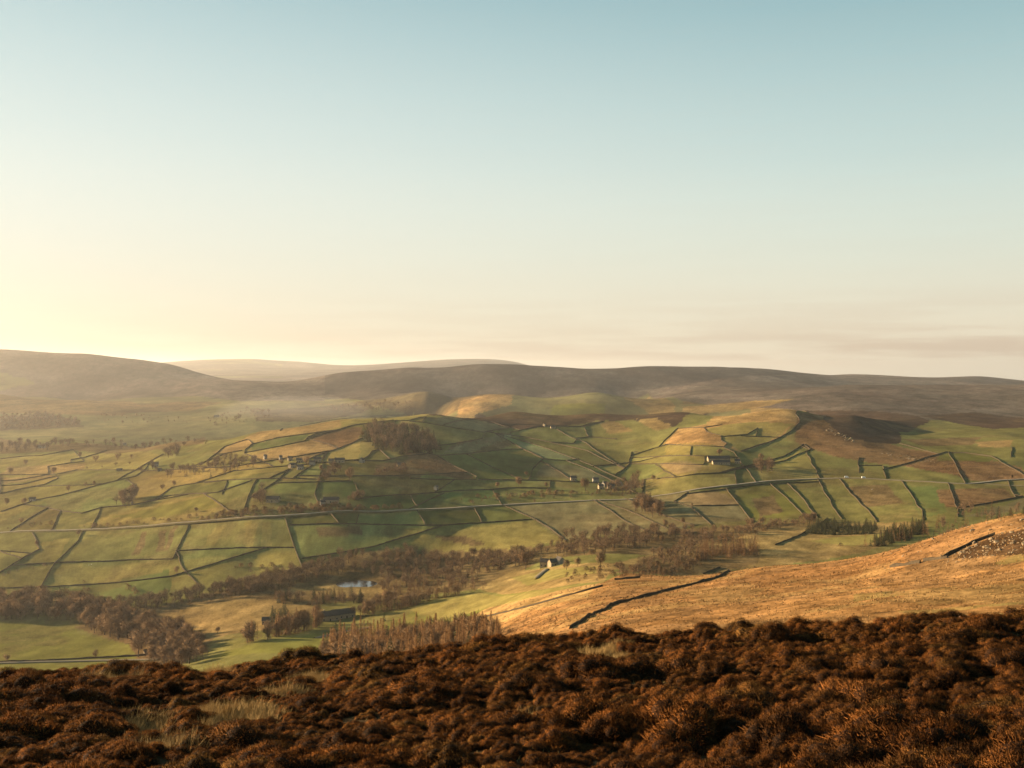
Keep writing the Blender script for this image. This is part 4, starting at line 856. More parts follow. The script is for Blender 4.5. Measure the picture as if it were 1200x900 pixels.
W({'bare_tree':1}, [(296,588),(308,576),(315,584),(308,594)], 9, 12, '{} in the reddish clump left of the roofed barns', '{}s in the reddish clump')
W({'bare_tree':2,'shrub':1}, [(408,588),(420,577),(428,580),(424,588)], 8, 9, '{} in the clump right of the roofed barns', '{}s right of the roofed barns')
W({'bare_tree':1}, [(884,548),(898,543),(908,552),(895,557)], 10, 12, '{} beside the long white barn', '{}s beside the long white barn')
W({'shrub':1}, [(1040,530),(1110,538),(1180,552),(1190,562),(1120,556),(1060,545)], 60, 4, '{} in the bracken scrub above the road', '{}s in the bracken above the road')
W({'bare_tree':2,'shrub':2}, [(1120,608),(1128,592),(1140,590),(1140,604)], 12, 9, '{} in the gully right of the lit wall pair', '{}s in the right gully')
W({'bare_tree':1,'shrub':2}, [(240,488),(300,480),(330,486),(300,496),(250,500)], 50, 5, '{} in the misty valley behind the middle hill', '{}s in the misty valley')
W({'bare_tree':1,'shrub':1}, [(380,478),(440,472),(500,474),(520,482),(470,482),(400,484)], 50, 4.5, '{} on the hazy slope beyond the hill crest', '{}s beyond the hill crest')
W({'shrub':1,'bare_tree':1}, [(100,486),(200,488),(240,494),(200,498),(120,496)], 24, 4, '{} on the hazy far-left fields', '{}s on the hazy far-left fields')
W({'shrub':1}, [(545,521),(590,512),(602,522),(580,528),(530,530)], 34, 4, '{} in the scrubby hollow on the hill', '{}s in the scrubby hollow')
W({'shrub':1}, [(480,540),(512,537),(545,556),(520,560),(490,552)], 26, 5, '{} in the bracken below the hillside wood', '{}s in bracken below the hillside wood')
row('shrub', [(244,608),(300,603),(350,600),(400,598),(470,595)], 4, 4.6, 'brown roadside shrub in the dark hedge below the roofed barns', 'shrubs in the dark roadside hedge', .9)
row('shrub', [(246,605),(320,599),(420,595)], 4, 4.4, 'brown roadside shrub in the dark hedge below the roofed barns', 'shrubs in the dark roadside hedge', .9)
row('shrub', [(100,617),(150,614),(215,608),(240,604)], 8, 3.2, 'brown shrub in the hedge above the road at left', 'shrubs in the left roadside hedge', .6)
row('shrub', [(14,619),(40,615),(74,617)], 8, 3.0, 'brown shrub in the far-left roadside hedge', 'shrubs in the far-left hedge', .8)
row('shrub', [(560,584),(620,580),(690,579),(740,580)], 5, 4.2, 'brown shrub on the shaded bank above the road', 'shrubs on the shaded road bank', 1.2)
row('shrub', [(545,589),(600,585),(660,583)], 8, 3.2, 'brown shrub on the shaded bank above the road', 'shrubs on the shaded road bank', 1.2)
row('shrub', [(60,662),(20,668),(5,674)], 7, 3.0, 'brown shrub along the crooked wall at far left', 'shrubs by the crooked wall', .5)
row('shrub', [(98,683),(100,690),(103,700)], 6, 2.6, 'brown shrub in the left gully of the big pasture', 'shrubs in the left gully', .5)
row('shrub', [(152,684),(158,692),(165,702)], 6, 3.2, 'brown shrub in the right gully of the big pasture', 'shrubs in the right gully', .6)
row('shrub', [(270,668),(300,664),(330,668)], 7, 3.0, 'brown shrub on the bank left of the long lit wall', 'shrubs left of the long lit wall', .7)
row('bare_tree', [(100,551),(118,549),(150,545)], 16, 7.0, 'bare tree in the hedge row left of the white farmhouse', 'trees in the left hedge row', .3)
SINGLE = [
 ('bare_tree',162,770,34,'broad bare tree standing alone by the near field wall'), ('bare_tree',112,771.5,12,'small round bare tree on the wall in the bright pasture'),
 ('bare_tree',8,776,11,'small bare tree at the photo left edge on the pasture wall'), ('bare_tree',616,667,27,'tall bare tree just left of the valley farm'),
 ('bare_tree',664,668,14,'slim bare tree just right of the valley farm'), ('bare_tree',677,664,13,'second slim bare tree right of the valley farm'),
 ('bare_tree',704,664,20,'tall thin bare tree on the golden flat right of valley farm'), ('bare_tree',63,556,11,'lone dark bare tree at the wall junction on the left pasture'),
 ('bare_tree',12,556,10,'lone bare tree on the pale strip at the far left'), ('bare_tree',30,545,8,'small tree at upper left above the golden strip'),
 ('bare_tree',110,569,7,'right of two small trees on the long dark wall'), ('bare_tree',100,570,6,'left of two small trees on the long dark wall'),
 ('bare_tree',138,539,10,'dark bare tree in the pale field left of the knoll'), ('bare_tree',154,537,6,'tiny tree right of the dark tree by the knoll'),
 ('bare_tree',112,541,9,'tree above the hedge row left of the white farmhouse'), ('bare_tree',94,535,7,'small tree in the hazy field left of the knoll'),
 ('bare_tree',133,520,9,'tall hazy tree on the horizon of the left knoll'), ('bare_tree',80,576,9,'pale pinkish tree above the long dark wall'),
 ('bare_tree',204,570,8,'small tree right of the pinkish copse'), ('bare_tree',190,574,8,'small tree beside the pinkish copse'),
 ('bare_tree',28,592,11,'dark tree above the road at left, right of its pair'), ('bare_tree',8,592,10,'dark tree above the road at left, left of its pair'),
 ('bare_tree',410,563,18,'large dark bare tree right of the hamlet'), ('bare_tree',359,545,12,'round bare tree among the hamlet roofs'),
 ('bare_tree',376,552,9,'bare tree on the right side of the hamlet'), ('bare_tree',330,545,8,'bare tree on the left side of the hamlet'),
 ('bare_tree',418,584,10,'pale bush-like tree above the lane right of the barns'), ('bare_tree',608,570,14,'brown tree with pale top at the foot of the big green field'),
 ('bare_tree',583,572,9,'small brown tree left of the foot of the big green field'), ('bare_tree',617,558,7,'small tree on the corner of the thick dark wall'),
 ('bare_tree',640,571,7,'small yellowish tree on the shaded slope'), ('bare_tree',686,575,18,'round russet tree at the shaded hamlet'),
 ('bare_tree',843,534,10,'bare tree behind the long white barn'), ('bare_tree',892,540,10,'bare tree on the gold slope right of the barn'),
 ('bare_tree',230,600,7,'small round tree on the lower edge of the golden field'), ('bare_tree',92,628,9,'pale tree at the top of the wall below the road'),
 ('bare_tree',43,640,8,'pale bush-like tree on the crooked wall at left'), ('bare_tree',25,613,7,'reddish tree above the road at far left'),
 ('fir_tree',450,728,10,'lone small fir on the green strip above the larches'), ('fir_tree',397,752,13,'dark pointed fir at the left end of the larch plantation'),
 ('fir_tree',372,733,12,'dark fir between the strip wood and the gabled barns'), ('fir_tree',148,564,6,'small dark fir below the white farmhouse'),
 ('fir_tree',247,560,7,'dark fir in the copse left of the hamlet'), ('shrub',985,639.5,4,'tiny dark bush alone on the valley floor field'),
 ('bare_tree',207,672,10,'thin bare tree on the slope above the river wood'), ('shrub',597,742,5,'low rusty bush on the flat beside the larch plantation'),
 ('bare_tree',255,742,9,'thin pole-like tree on the ochre field'), ('bare_tree',1186,562,7,'small tree by the road fork at the right edge'),
 ('bare_tree',766,563,8,'dark tree above the road in the clough mouth'), ('bare_tree',775,606,7,'small dark tree below the round copse'),
 ('bare_tree',811,594,5,'tiny tree on the level wall of the pale field'), ('bare_tree',780,618,11,'dark tree at the foot of the pale field'),
 ('bare_tree',800,615,10,'brown tree at the bottom corner of the pale field'), ('bare_tree',270,547,7,'small tree on the bank left of hamlet'),
]
for k, u, v, h, lb in SINGLE: tree_at(k, u, v, h, lb)
for kind in NOUN:
    L_ = sorted([t for t in TREES if t[0] == kind], key=lambda t: (t[6] is None, t[7]), reverse=True)
    rest = []
    for i, (k, x, y, z, h, lb, gr, px) in enumerate(L_):
        if i >= 300: rest.append((x, y, z, h)); continue
        var = KIND[k][int(rng.integers(len(KIND[k])))]; rz = rng.uniform(0, 6.28); sxy = h*rng.uniform(.88, 1.15)
        if px > 13 and k != 'shrub':
            o = link(k, None, None, (x, y, z), rz, (sxy, sxy, h)); o.empty_display_size = .1
            link('trunk', var['trunk'], o); link('crown', var['crown'], o)
        else: o = link(k, var['joined'], None, (x, y, z-.02*h), rz, (sxy, sxy, h))
        tag(o, lb, 'shrub' if k == 'shrub' else 'tree', gr)
    if rest:
        VV, FF, MI, TT, b = [], [], [], [], 0
        for x, y, z, h in rest:
            d = SMALL[kind][int(rng.integers(len(SMALL[kind])))]; a = rng.uniform(0, 6.28); c, s = math.cos(a)*h, math.sin(a)*h; V = d['jv']
            VV.append(np.column_stack([V[:,0]*c-V[:,1]*s+x, V[:,0]*s+V[:,1]*c+y, V[:,2]*h+z])); FF.append(d['jf']+b); b += len(V); MI.append(d['jm']); TT.append(d['jt'])
        me = mesh_np('distant_'+kind+'s', np.concatenate(VV), np.concatenate(FF), False, KIND[kind][0]['joined'].materials[:], np.concatenate(MI), np.concatenate(TT))
        nm, lb, ct = {'bare_tree': ('woodland', 'brown bare woodland merging into one mass along the river and far slopes', 'woodland'), 'shrub': ('scrub', 'low brown scrub scattered over the valley sides', 'scrub'), 'larch_tree': ('larch_wood', 'russet larches massed in the far plantations and belts', 'woodland'), 'fir_tree': ('fir_wood', 'dark firs massed in the valley plantations', 'woodland')}[kind]
        tag(link(nm, me), lb, ct, kind='stuff')

# ------------------------------------------------------------------ houses and barns
def house(name, u, v, Lg, Wd, Hw, rot, label, group, wall='house_stone', roofh=None, chim=1, win=3, storeys=2, cat='house', lean=False):
    Lg *= .68; Wd *= .72; Hw *= .8; x, y, z = pick(u, v); t = link(name, None, None, (x, y, z), math.radians(rot)); t.empty_display_size = .1
    tag(t, label, cat, group); rh = roofh or Wd*.42; a, b = Lg/2, Wd/2
    m = MB(); m.box(-a, -b, -2.5, a, b, Hw)
    for s in (-1, 1): m.quad((s*a,-b,Hw),(s*a,b,Hw),(s*a,0,Hw+rh))
    link('wall', m.mesh('house_wall', M[wall]), t)
    m = MB(); e = .35; th = .18
    for s in (-1, 1):
        p = [(-a-e, s*(b+e), Hw-rh*e/b), (a+e, s*(b+e), Hw-rh*e/b), (a+e, 0, Hw+rh), (-a-e, 0, Hw+rh)]; q = [(c[0], c[1], c[2]+th) for c in p]
        m.quad(*q); m.quad(*p[::-1])
        for i in range(4): j = (i+1) % 4; m.quad(p[i], p[j], q[j], q[i])
    rf = link('roof', m.mesh('house_roof', M['slate']), t)
    for i in range(chim):
        cx = (-a+.6, a-.6, 0)[i]; m = MB(); m.box(cx-.45, -.4, Hw+rh-.6, cx+.45, .4, Hw+rh+1.1); m.box(cx-.52, -.47, Hw+rh+1.1, cx+.52, .47, Hw+rh+1.25)
        link('chimney', m.mesh('chimney', M[wall]), rf)
    for st in range(storeys):
        for i in range(win):
            wx_ = -a+Lg*(i+.5)/win; zz = 1.0+st*2.6
            if st == 0 and i == win//2:
                m = MB(); m.box(wx_-.5, -b-.05, 0, wx_+.5, -b+.1, 2.1); link('door', m.mesh('door', M['door']), t); continue
            if zz+1.3 > Hw: continue
            m = MB(); m.box(wx_-.55, -b-.04, zz, wx_+.55, -b+.1, zz+1.25); f = link('window', m.mesh('window', M['render']), t)
            m = MB(); m.box(wx_-.42, -b-.06, zz+.12, wx_+.42, -b-.03, zz+1.12); link('pane', m.mesh('pane', M['glass']), f)
    return t
HG = {'ham': 'houses of the hamlet on the middle hill', 'clo': 'houses of the shaded hamlet in the clough', 'val': 'buildings of the valley farm', 'near': 'gabled barns above the larch plantation', 'two': 'roofed barns above the road'}
house('barn',386,727,22,10,5.5,24,'stone barn with bright sunlit gable above the green strip, nearest of the farm','%s'%HG['near'],chim=0,win=3,storeys=1,cat='barn')
house('barn',402,724,26,10,5.0,24,'long dark slate roofed barn behind the sunlit gable','%s'%HG['near'],chim=0,win=4,storeys=1,cat='barn')
house('farmhouse',375,727,11,8,5.5,24,'small stone house with twin sunlit gable beside the near barns','%s'%HG['near'],chim=2)
house('barn',312,731,9,7,4,10,'small sunlit stone barn behind the dark fir clump',None,chim=0,storeys=1,cat='barn')
house('farmhouse',640,664,14,8,5.5,-15,'stone farmhouse in the valley centre under bare trees',HG['val'],chim=2)
house('barn',649,663,13,8,4.5,30,'low stone barn joined close to the valley farmhouse',HG['val'],chim=0,storeys=1,cat='barn')
house('barn',656,661,10,7,5,-60,'white gabled outbuilding at right end of the valley farm',HG['val'],wall='render',chim=0,storeys=1,cat='barn')
house('farmhouse',182,547,14,9,6,20,'white farmhouse standing among bare trees on the left slope',None,wall='render',chim=2)
house('barn',187,552,9,6,3.6,20,'small pale outbuilding just below the white farmhouse',None,wall='render',chim=0,storeys=1,cat='barn')
house('barn',140,552,12,6,3,8,'low dark barn on the wall left of the white farmhouse',None,chim=0,storeys=1,cat='barn')
for u, v, lg, r, wl, lb in ((342,548,13,60,'house_stone','tall stone house with lit gable at left of the hamlet'),(351,542,12,10,'house_stone','sunlit stone house at the back of the hamlet'),(352,550,12,15,'render','pale low house at front of the hamlet'),
    (366,545,11,5,'render','white cottage right of the hamlet tree'),(372,541,14,0,'house_stone','long grey house at upper right of the hamlet'),(398,542,20,4,'house_stone','long pale terrace at the right end of the hamlet'),(388,543,10,8,'house_stone','small grey house left of the pale terrace'),(424,542,10,70,'render','grey gabled barn right of the pale terrace'),(340,540,9,20,'house_stone','small back cottage at the left of the hamlet'),(329,539,6,20,'render','tiny white cottage up-slope left of the hamlet'),(311,538,6,25,'render','tiny white shed at the corner of looping wall')):
    house('house',u,v,lg,8,5.2,r,lb,HG['ham'],wall=wl,chim=1)
house('barn',470,547,16,8,4.5,12,'stone field barn with lit gable below the hillside wood',None,chim=0,storeys=1,cat='barn')
house('barn',511,574,7,6,5,65,'small white gabled field barn on the shaded slope',None,wall='render',chim=0,storeys=1,win=1,cat='barn')
house('barn',320,588,22,10,4.5,-8,'left of the two grey roofed farm buildings above the road',HG['two'],chim=0,storeys=1,cat='barn')
house('barn',388,589,26,10,4.5,2,'right and longer of the grey roofed farm buildings above road',HG['two'],chim=1,storeys=1,cat='barn')
house('house',378,592,8,7,5,20,'small pale cottage at the left of the longer roofed building',HG['two'],wall='render')
house('barn',638,500,7,7,6,50,'tower-like left barn of the pair on the moor edge','barns on the moor edge',chim=0,storeys=1,win=1,cat='barn')
house('barn',648,502,14,8,4,10,'sunlit right barn of the pair on the moor edge','barns on the moor edge',chim=0,storeys=1,cat='barn')
house('barn',845,544,36,10,4,3,'long pale fronted barn on the slope under the gold hill','buildings of the long white barn farm',wall='house_stone',chim=0,storeys=1,win=7,cat='barn')
house('barn',842,541,46,12,6,3,'long dark roofed shed right behind the white fronted barn','buildings of the long white barn farm',chim=0,storeys=1,win=5,cat='barn')
house('house',864,543,10,8,5,-10,'stone house at the right end of the long white barn','buildings of the long white barn farm',chim=2)
for u, v, lg, r, wl, lb in ((672,563,12,5,'house_stone','stone house left of the round russet tree'),(698,565,12,10,'render','pale house right of the round russet tree'),(709,570,12,40,'render','white gabled house in the middle of the shaded hamlet'),(716,573,14,5,'house_stone','grey front house of the shaded hamlet'),(704,573,10,15,'house_stone','small low house left front of the shaded hamlet'),(726,570,11,-20,'house_stone','grey house at the right end of shaded hamlet')):
    house('house',u,v,lg,8,5.4,r,lb,HG['clo'],wall=wl)
house('barn',48,525,24,9,5,2,'long pale building in the haze at the left',None,wall='render',chim=0,storeys=1,cat='barn')
house('house',146,522,12,8,5,5,'white house in the haze on the knoll crest',None,wall='render')
house('barn',254,489,24,10,6,5,'white farm building on the misty slope behind the hill',None,wall='render',chim=0,storeys=1,cat='barn')
house('barn',38,587,12,7,4,8,'low pale barn beside the dark trees above the left road',None,wall='render',chim=0,storeys=1,cat='barn')
house('barn',173,767,7,5,3,30,'small stone sheepfold shed beside the broad bare tree',None,chim=0,storeys=1,win=1,cat='barn')

# ------------------------------------------------------------------ vehicles on the road, sheep, poles
def van(u, v, label, white=True):
    x, y, z = pick(u, v); x2, y2, _ = pick(u+4, v-.1); t = link('parked_van' if white else 'car', None, None, (x, y, z+.62), math.atan2(y2-y, x2-x)); t.empty_display_size = .1
    tag(t, label, 'van', 'vehicles on the road across the valley')
    m = MB(); m.box(-2.4,-.95,.35,1.5,.95,2.2); m.quad((1.5,-.95,.35),(1.5,.95,.35),(2.5,.95,.35),(2.5,-.95,.35)); m.quad((2.5,-.95,.35),(2.5,.95,.35),(2.5,.95,1.1),(2.5,-.95,1.1)); m.quad((2.5,-.95,1.1),(2.5,.95,1.1),(1.5,.9,2.1),(1.5,-.9,2.1))
    for s in (-1, 1): m.quad((1.5,s*.95,.35),(2.5,s*.95,.35),(2.5,s*.95,1.1),(1.5,s*.95,2.1))
    link('body', m.mesh('van_body', M['car_white']), t)
    m = MB(); m.quad((2.42,-.8,1.2),(2.42,.8,1.2),(1.62,.8,2.02),(1.62,-.8,2.02)); link('windscreen', m.mesh('windscreen', M['glass']), t)
    for sx in (-1.5, 1.6):
        for sy in (-.9, .9):
            m = MB(); m.tube((sx, sy-.1, .36), (sx, sy+.1, .36), .36, .36, 10); m.quad(*[(sx+.36*math.cos(q*.628), sy-.1, .36+.36*math.sin(q*.628)) for q in range(10)]); link('wheel', m.mesh('wheel', M['tyre']), t)
van(992,560.4,'white van driving on the pale road below the outcrop'); van(1012,561,'second white van, just right of the first on the road')
def sheep(u, v, label):
    x, y, z = pick(u, v); t = link('sheep', None, None, (x, y, z), rng.uniform(0,6.28)); t.empty_display_size = .1; tag(t, label, 'sheep', 'sheep grazing in the pastures')
    m = MB(); prof = [(-.62,.05,.62),(-.5,.26,.64),(-.2,.34,.64),(.2,.33,.66),(.48,.26,.68),(.62,.12,.74)]
    for (a, r1, z1), (b, r2, z2) in zip(prof[:-1], prof[1:]): m.tube((a,0,z1),(b,0,z2),r1,r2,8,cap=False)
    link('fleece', m.mesh('fleece', M['wool'], True), t)
    m = MB(); m.tube((.55,0,.74),(.78,0,.62),.13,.12,6); m.tube((.78,0,.62),(.95,0,.42),.12,.07,6); link('head', m.mesh('sheep_head', M['sheep_face'], True), t)
    for a in (-.42,.42):
        for b in (-.15,.15): m = MB(); m.tube((a,b,.5),(a,b,-.05),.06,.04,5); link('leg', m.mesh('sheep_leg', M['sheep_face']), t)
for u, v, lb in ((104,663,'white sheep below the wall under the brown striped field'),(107,662,'second white sheep beside the first below the striped field'),(1022,574,'white sheep in the shaded field under the road')): sheep(u, v, lb)

# ------------------------------------------------------------------ boulders
def rock_mesh(s):
    r = np.random.default_rng(s); bm_v = []; n = 26
    p = unit(r.normal(size=(n,3)))*np.array([1,.72,.55])*r.uniform(.8,1.05,(n,1)); p = np.sign(p)*np.abs(p)**.8
    import bmesh
    bm = bmesh.new(); [bm.verts.new(tuple(q)) for q in p]; bmesh.ops.convex_hull(bm, input=bm.verts[:])
    loose = [v for v in bm.verts if not v.link_faces]; bmesh.ops.delete(bm, geom=loose, context='VERTS')
    me = bpy.data.meshes.new('boulder'); bm.to_mesh(me); bm.free(); me.materials.append(M['rock']); return me
ROCKS = [rock_mesh(s) for s in range(7)]
def boulder(u, v, px, label, group):
    x, y, z = pick(u, v); s = px*y/F*.5; o = link('boulder', ROCKS[int(rng.integers(7))], None, (x, y, z-s*.06), None, (s*rng.uniform(.8,1.4), s*rng.uniform(.8,1.2), s*rng.uniform(.6,1.1)))
    o.rotation_euler = (rng.normal(0,.35), rng.normal(0,.35), rng.uniform(0,6.28)); tag(o, label, 'rock', group)
BL = [(1197,609.5,9,'pale boulder perched on the skyline at the right edge'),(1140,622,7,'pale boulder on the skyline beyond the scree'),(1157,642,8,'leaning slab in the middle of the heather scree'),(1168,635,9,'pale upright boulder at the top of the scree'),(1126,648,8,'bright pale boulder at the left foot of the scree'),(1172,645,8,'broad block near the scree foot'),(1186,624,8,'angular block high in the scree near the edge'),(1058,652,5,'lone dark split boulder left on the golden slope'),(1076,647,4,'small boulder midway along the golden slope'),(1094,632,6,'pale boulder just under the spur skyline'),(1160,621,6,'tan boulder on the spur skyline left of the scree')]
for b in BL: boulder(*b, 'boulders on the golden spur')
for i in range(170):
    a = rng.random(); u = 1108+a*104; v0_ = 653-a*40; v = v0_+rng.uniform(-4, 10+a*20)
    boulder(u, v, rng.uniform(1.5,4.2)*(.75+.5*a)*(1.0 if rng.random() < .8 else 2.0), 'gritstone block strewn in the dark heather scree at right', 'blocks in the scree at right')
for i in range(70):
    u = rng.uniform(1030,1200); v = 668-(u-1030)*.28+rng.uniform(-26, 6); boulder(u, v, rng.uniform(1.2,3.2), 'small stone scattered on the golden spur left of the scree', 'small stones on the golden spur')
for i in range(40):
    u = rng.uniform(968,1000); v = 503+(u-968)*.42+rng.normal(0,1.6); boulder(u, v, rng.uniform(1.2,3.5), 'gritstone block on the crag at the edge of the shaded heather', 'blocks on the shaded crag')
for i in range(36):
    u = rng.uniform(1028,1096); v = 531+(u-1028)*.14+rng.normal(0,1.8); boulder(u, v, rng.uniform(1.2,3.2), 'gritstone block on the low crag above the road', 'blocks on the low crag above the road')

# ------------------------------------------------------------------ foreground moor
CR = [(-400, 806), (-100, 802), (0, 801), (60, 803), (100, 802), (150, 795), (215, 795), (270, 788), (340, 783), (430, 783), (480, 778), (540, 773), (590, 768), (650, 766), (710, 762), (800, 758), (860, 752), (920, 747), (960, 739), (1010, 735), (1060, 736), (1200, 734), (1350, 732), (1700, 726)]
crx = np.array([(a-U0)/F for a, b in CR]); crt = np.array([(V0-b)/F for a, b in CR])
def moor_z(x, y, rough=True):
    x = np.asarray(x, float); y = np.asarray(y, float); yc = np.maximum(y, 4.0); sl = np.interp(x/yc, crx, crt)
    for d in (.05, .1): sl = (sl+np.interp(x/yc-d, crx, crt)+np.interp(x/yc+d, crx, crt))/3
    zc = sl*28; z9 = -.445*9+(sl+.29)*2.0
    k = (zc-z9)/19; z = z9+k*(y-9)-sstep(28, 42, y)*((y-28)*.35)
    z = np.where(y < 9, z9+k*(y-9)*.9, z)
    if rough: z = z+.20*fbm(x, y, 4.5, 2, 81)+.13*fbm(x, y, 1.7, 2, 83)
    return z
gx = np.linspace(-48, 48, 260); gy = np.linspace(.5, 46, 200); GX, GY_ = np.meshgrid(gx, gy)
GZ = moor_z(GX, GY_); a = (np.arange(199)[:,None]*260+np.arange(259)).ravel()
tag(link('moor', mesh_np('moor', np.stack([GX,GY_,GZ],-1).reshape(-1,3), np.stack([a,a+1,a+261,a+260],1), True, [M['moorsoil']])), kind='structure')

def heather_bush(seed, n=14000):
    r = np.random.default_rng(seed); K_ = 17; lc = unit(r.normal(size=(K_,3))*np.array([1,1,.6])+np.array([0,0,.55])); lc[:,2] = np.abs(lc[:,2])*.8
    lc = lc*r.uniform(.30,.78,(K_,1)); lr = r.uniform(.20,.48,K_); lc[0] = (0,0,.1); lr[0] = .58
    k = r.choice(K_, n*2, p=lr**2/np.sum(lr**2)); q = unit(r.normal(size=(n*2,3))+np.array([0,0,.35])); sh = lr[k]*r.uniform(.80,1.08,n*2); p = lc[k]+q*sh[:,None]
    ins = np.zeros(n*2, bool)
    for j in range(K_): ins |= (np.linalg.norm(p-lc[j], axis=1) < lr[j]*.84)&(k != j)
    ok = (~ins)&(p[:,2] > -.12); p, q, k = p[ok][:n], q[ok][:n], k[ok][:n]; n = len(p)
    d = unit(q*.8+r.normal(size=(n,3))*.5+np.array([.12,0,.4]))
    V, Fq = blades(p-d*.03, d, r.uniform(.035,.09,n)*np.where(r.random(n) < .14, 2.1, 1), r.uniform(.007,.014,n)); V[:,2] *= .85
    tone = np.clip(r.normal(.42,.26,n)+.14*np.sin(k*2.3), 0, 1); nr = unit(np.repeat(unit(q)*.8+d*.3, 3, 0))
    import bmesh
    bm = bmesh.new(); bmesh.ops.create_icosphere(bm, subdivisions=2, radius=1); iv = np.array([v.co[:] for v in bm.verts]); jf = np.array([[v.index for v in f.verts] for f in bm.faces]); bm.free()
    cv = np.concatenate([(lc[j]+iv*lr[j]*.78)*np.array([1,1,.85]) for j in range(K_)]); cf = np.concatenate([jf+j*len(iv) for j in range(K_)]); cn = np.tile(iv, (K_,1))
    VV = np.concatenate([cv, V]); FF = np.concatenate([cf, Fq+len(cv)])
    return mesh_np('heather_bush', VV, FF, False, [M['heather']], tone=np.r_[np.zeros(len(cf)), tone], nrm=np.concatenate([cn, nr]))  # inner lumps take the darkest tone: shade between sprigs put into colour
HB = [heather_bush(s) for s in range(7)]
# places: jittered hex scatter thinned where the pale grass shows
spots = []; st = .36
for iy in range(int((33-6.5)/(st*.8))):
    y = 6.5+iy*st*.8
    for ixx in range(int((1.5*y+10)/st)):
        x = -.75*y-5+ixx*st+(iy % 2)*st*.5
        xx = x+rng.normal(0,.12); yy = y+rng.normal(0,.12)
        spots.append((xx, yy))
spots = np.array(spots); u_ = U0+F*spots[:,0]/spots[:,1]; v_ = V0-F*moor_z(spots[:,0],spots[:,1],False)/spots[:,1]
gr = fbm(spots[:,0], spots[:,1]*1.6, 3.2, 3, 90)
PATCH = [(280,842,75,18),(245,786,75,9),(170,858,55,20),(205,878,75,18),(375,792,55,9),(612,840,26,16),(712,768,45,6),(130,802,45,8),(330,812,40,8)]
pm = np.zeros(len(spots))
for pu_, pv_, a_, b_ in PATCH: pm = np.maximum(pm, 1-np.hypot((u_-pu_)/a_, (v_-pv_)/b_))
rnd_ = rng.random(len(spots)); bare = pm > .12+.4*rnd_; keep = ~bare&(rng.random(len(spots)) < .95)
tufts = spots[bare]; spots = spots[keep]; ns = len(spots)
sz = np.clip(.24*np.exp(rng.normal(0,.36,ns))*(1-.2*np.clip((gr[keep]-.3)*3,0,1))*(1+.55*fbm(spots[:,0],spots[:,1],2.2,2,95)), .17, .62)
hz_ = moor_z(spots[:,0], spots[:,1]); un = U0+F*spots[:,0]/spots[:,1]; vn = V0-F*hz_/spots[:,1]
shown = sz*F/spots[:,1]*np.where((un > -20)&(un < 1220)&(vn < 935)&(spots[:,1] < 28.5), 1, 0)
order = np.argsort(-shown); ind = order[:300]; rest = order[300:]
def zone(u, v):
    c = 'left' if u < 400 else ('middle' if u < 800 else 'right'); r_ = 'nearest bottom edge' if v > 868 else ('mid moor' if v > 815 else 'moor crest'); return c, r_
hpro = []
for k in ind:
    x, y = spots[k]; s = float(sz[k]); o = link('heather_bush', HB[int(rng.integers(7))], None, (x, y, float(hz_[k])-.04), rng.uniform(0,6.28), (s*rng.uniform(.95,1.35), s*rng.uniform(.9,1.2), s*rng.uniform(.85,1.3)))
    c, r_ = zone(un[k], vn[k])
    tag(o, 'rounded russet heather bush on the %s of the foreground moor, %s part' % (r_ if r_ != 'nearest bottom edge' else 'near edge', c), 'heather', 'heather bushes, %s %s' % (c, r_))
    hpro.append(o)
pts = bpy.data.meshes.new('heather'); pts.vertices.add(len(rest)); pts.vertices.foreach_set('co', np.column_stack([spots[rest], hz_[rest]-.04]).astype(np.float32).ravel())
ra = pts.attributes.new('turn', 'FLOAT_VECTOR', 'POINT'); ra.data.foreach_set('vector', np.column_stack([rng.normal(0,.12,len(rest)), rng.normal(0,.12,len(rest)), rng.uniform(0,6.28,len(rest))]).astype(np.float32).ravel())
sa = pts.attributes.new('size', 'FLOAT_VECTOR', 'POINT'); sa.data.foreach_set('vector', (sz[rest][:,None]*rng.uniform((.95,.9,.85),(1.35,1.2,1.3),(len(rest),3))).astype(np.float32).ravel())
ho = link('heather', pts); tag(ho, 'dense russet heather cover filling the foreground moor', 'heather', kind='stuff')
ng = bpy.data.node_groups.new('heather_scatter', 'GeometryNodeTree'); ng.interface.new_socket('Geometry', in_out='INPUT', socket_type='NodeSocketGeometry'); ng.interface.new_socket('Geometry', in_out='OUTPUT', socket_type='NodeSocketGeometry')
gi = ng.nodes.new('NodeGroupInput'); go = ng.nodes.new('NodeGroupOutput'); ip = ng.nodes.new('GeometryNodeInstanceOnPoints'); ji = ng.nodes.new('GeometryNodeGeometryToInstance')
seen = set()
for o in hpro:
    if o.data.name in seen: continue
    seen.add(o.data.name); oi = ng.nodes.new('GeometryNodeObjectInfo'); oi.inputs['Object'].default_value = o; oi.inputs['As Instance'].default_value = False; oi.transform_space = 'ORIGINAL'
    ng.links.new(oi.outputs['Geometry'], ji.inputs[0])
def nattr(nm):
    n = ng.nodes.new('GeometryNodeInputNamedAttribute'); n.data_type = 'FLOAT_VECTOR'; n.inputs['Name'].default_value = nm; return n.outputs['Attribute']
ip.inputs['Pick Instance'].default_value = True
rv = ng.nodes.new('FunctionNodeRandomValue'); rv.data_type = 'INT'; rv.inputs[4].default_value = 0; rv.inputs[5].default_value = len(seen)-1
ng.links.new(rv.outputs[2], ip.inputs['Instance Index'])
ng.links.new(gi.outputs[0], ip.inputs['Points']); ng.links.new(ji.outputs[0], ip.inputs['Instance']); ng.links.new(nattr('turn'), ip.inputs['Rotation']); ng.links.new(nattr('size'), ip.inputs['Scale']); ng.links.new(ip.outputs[0], go.inputs[0])
md = ho.modifiers.new('scatter', 'NODES'); md.node_group = ng

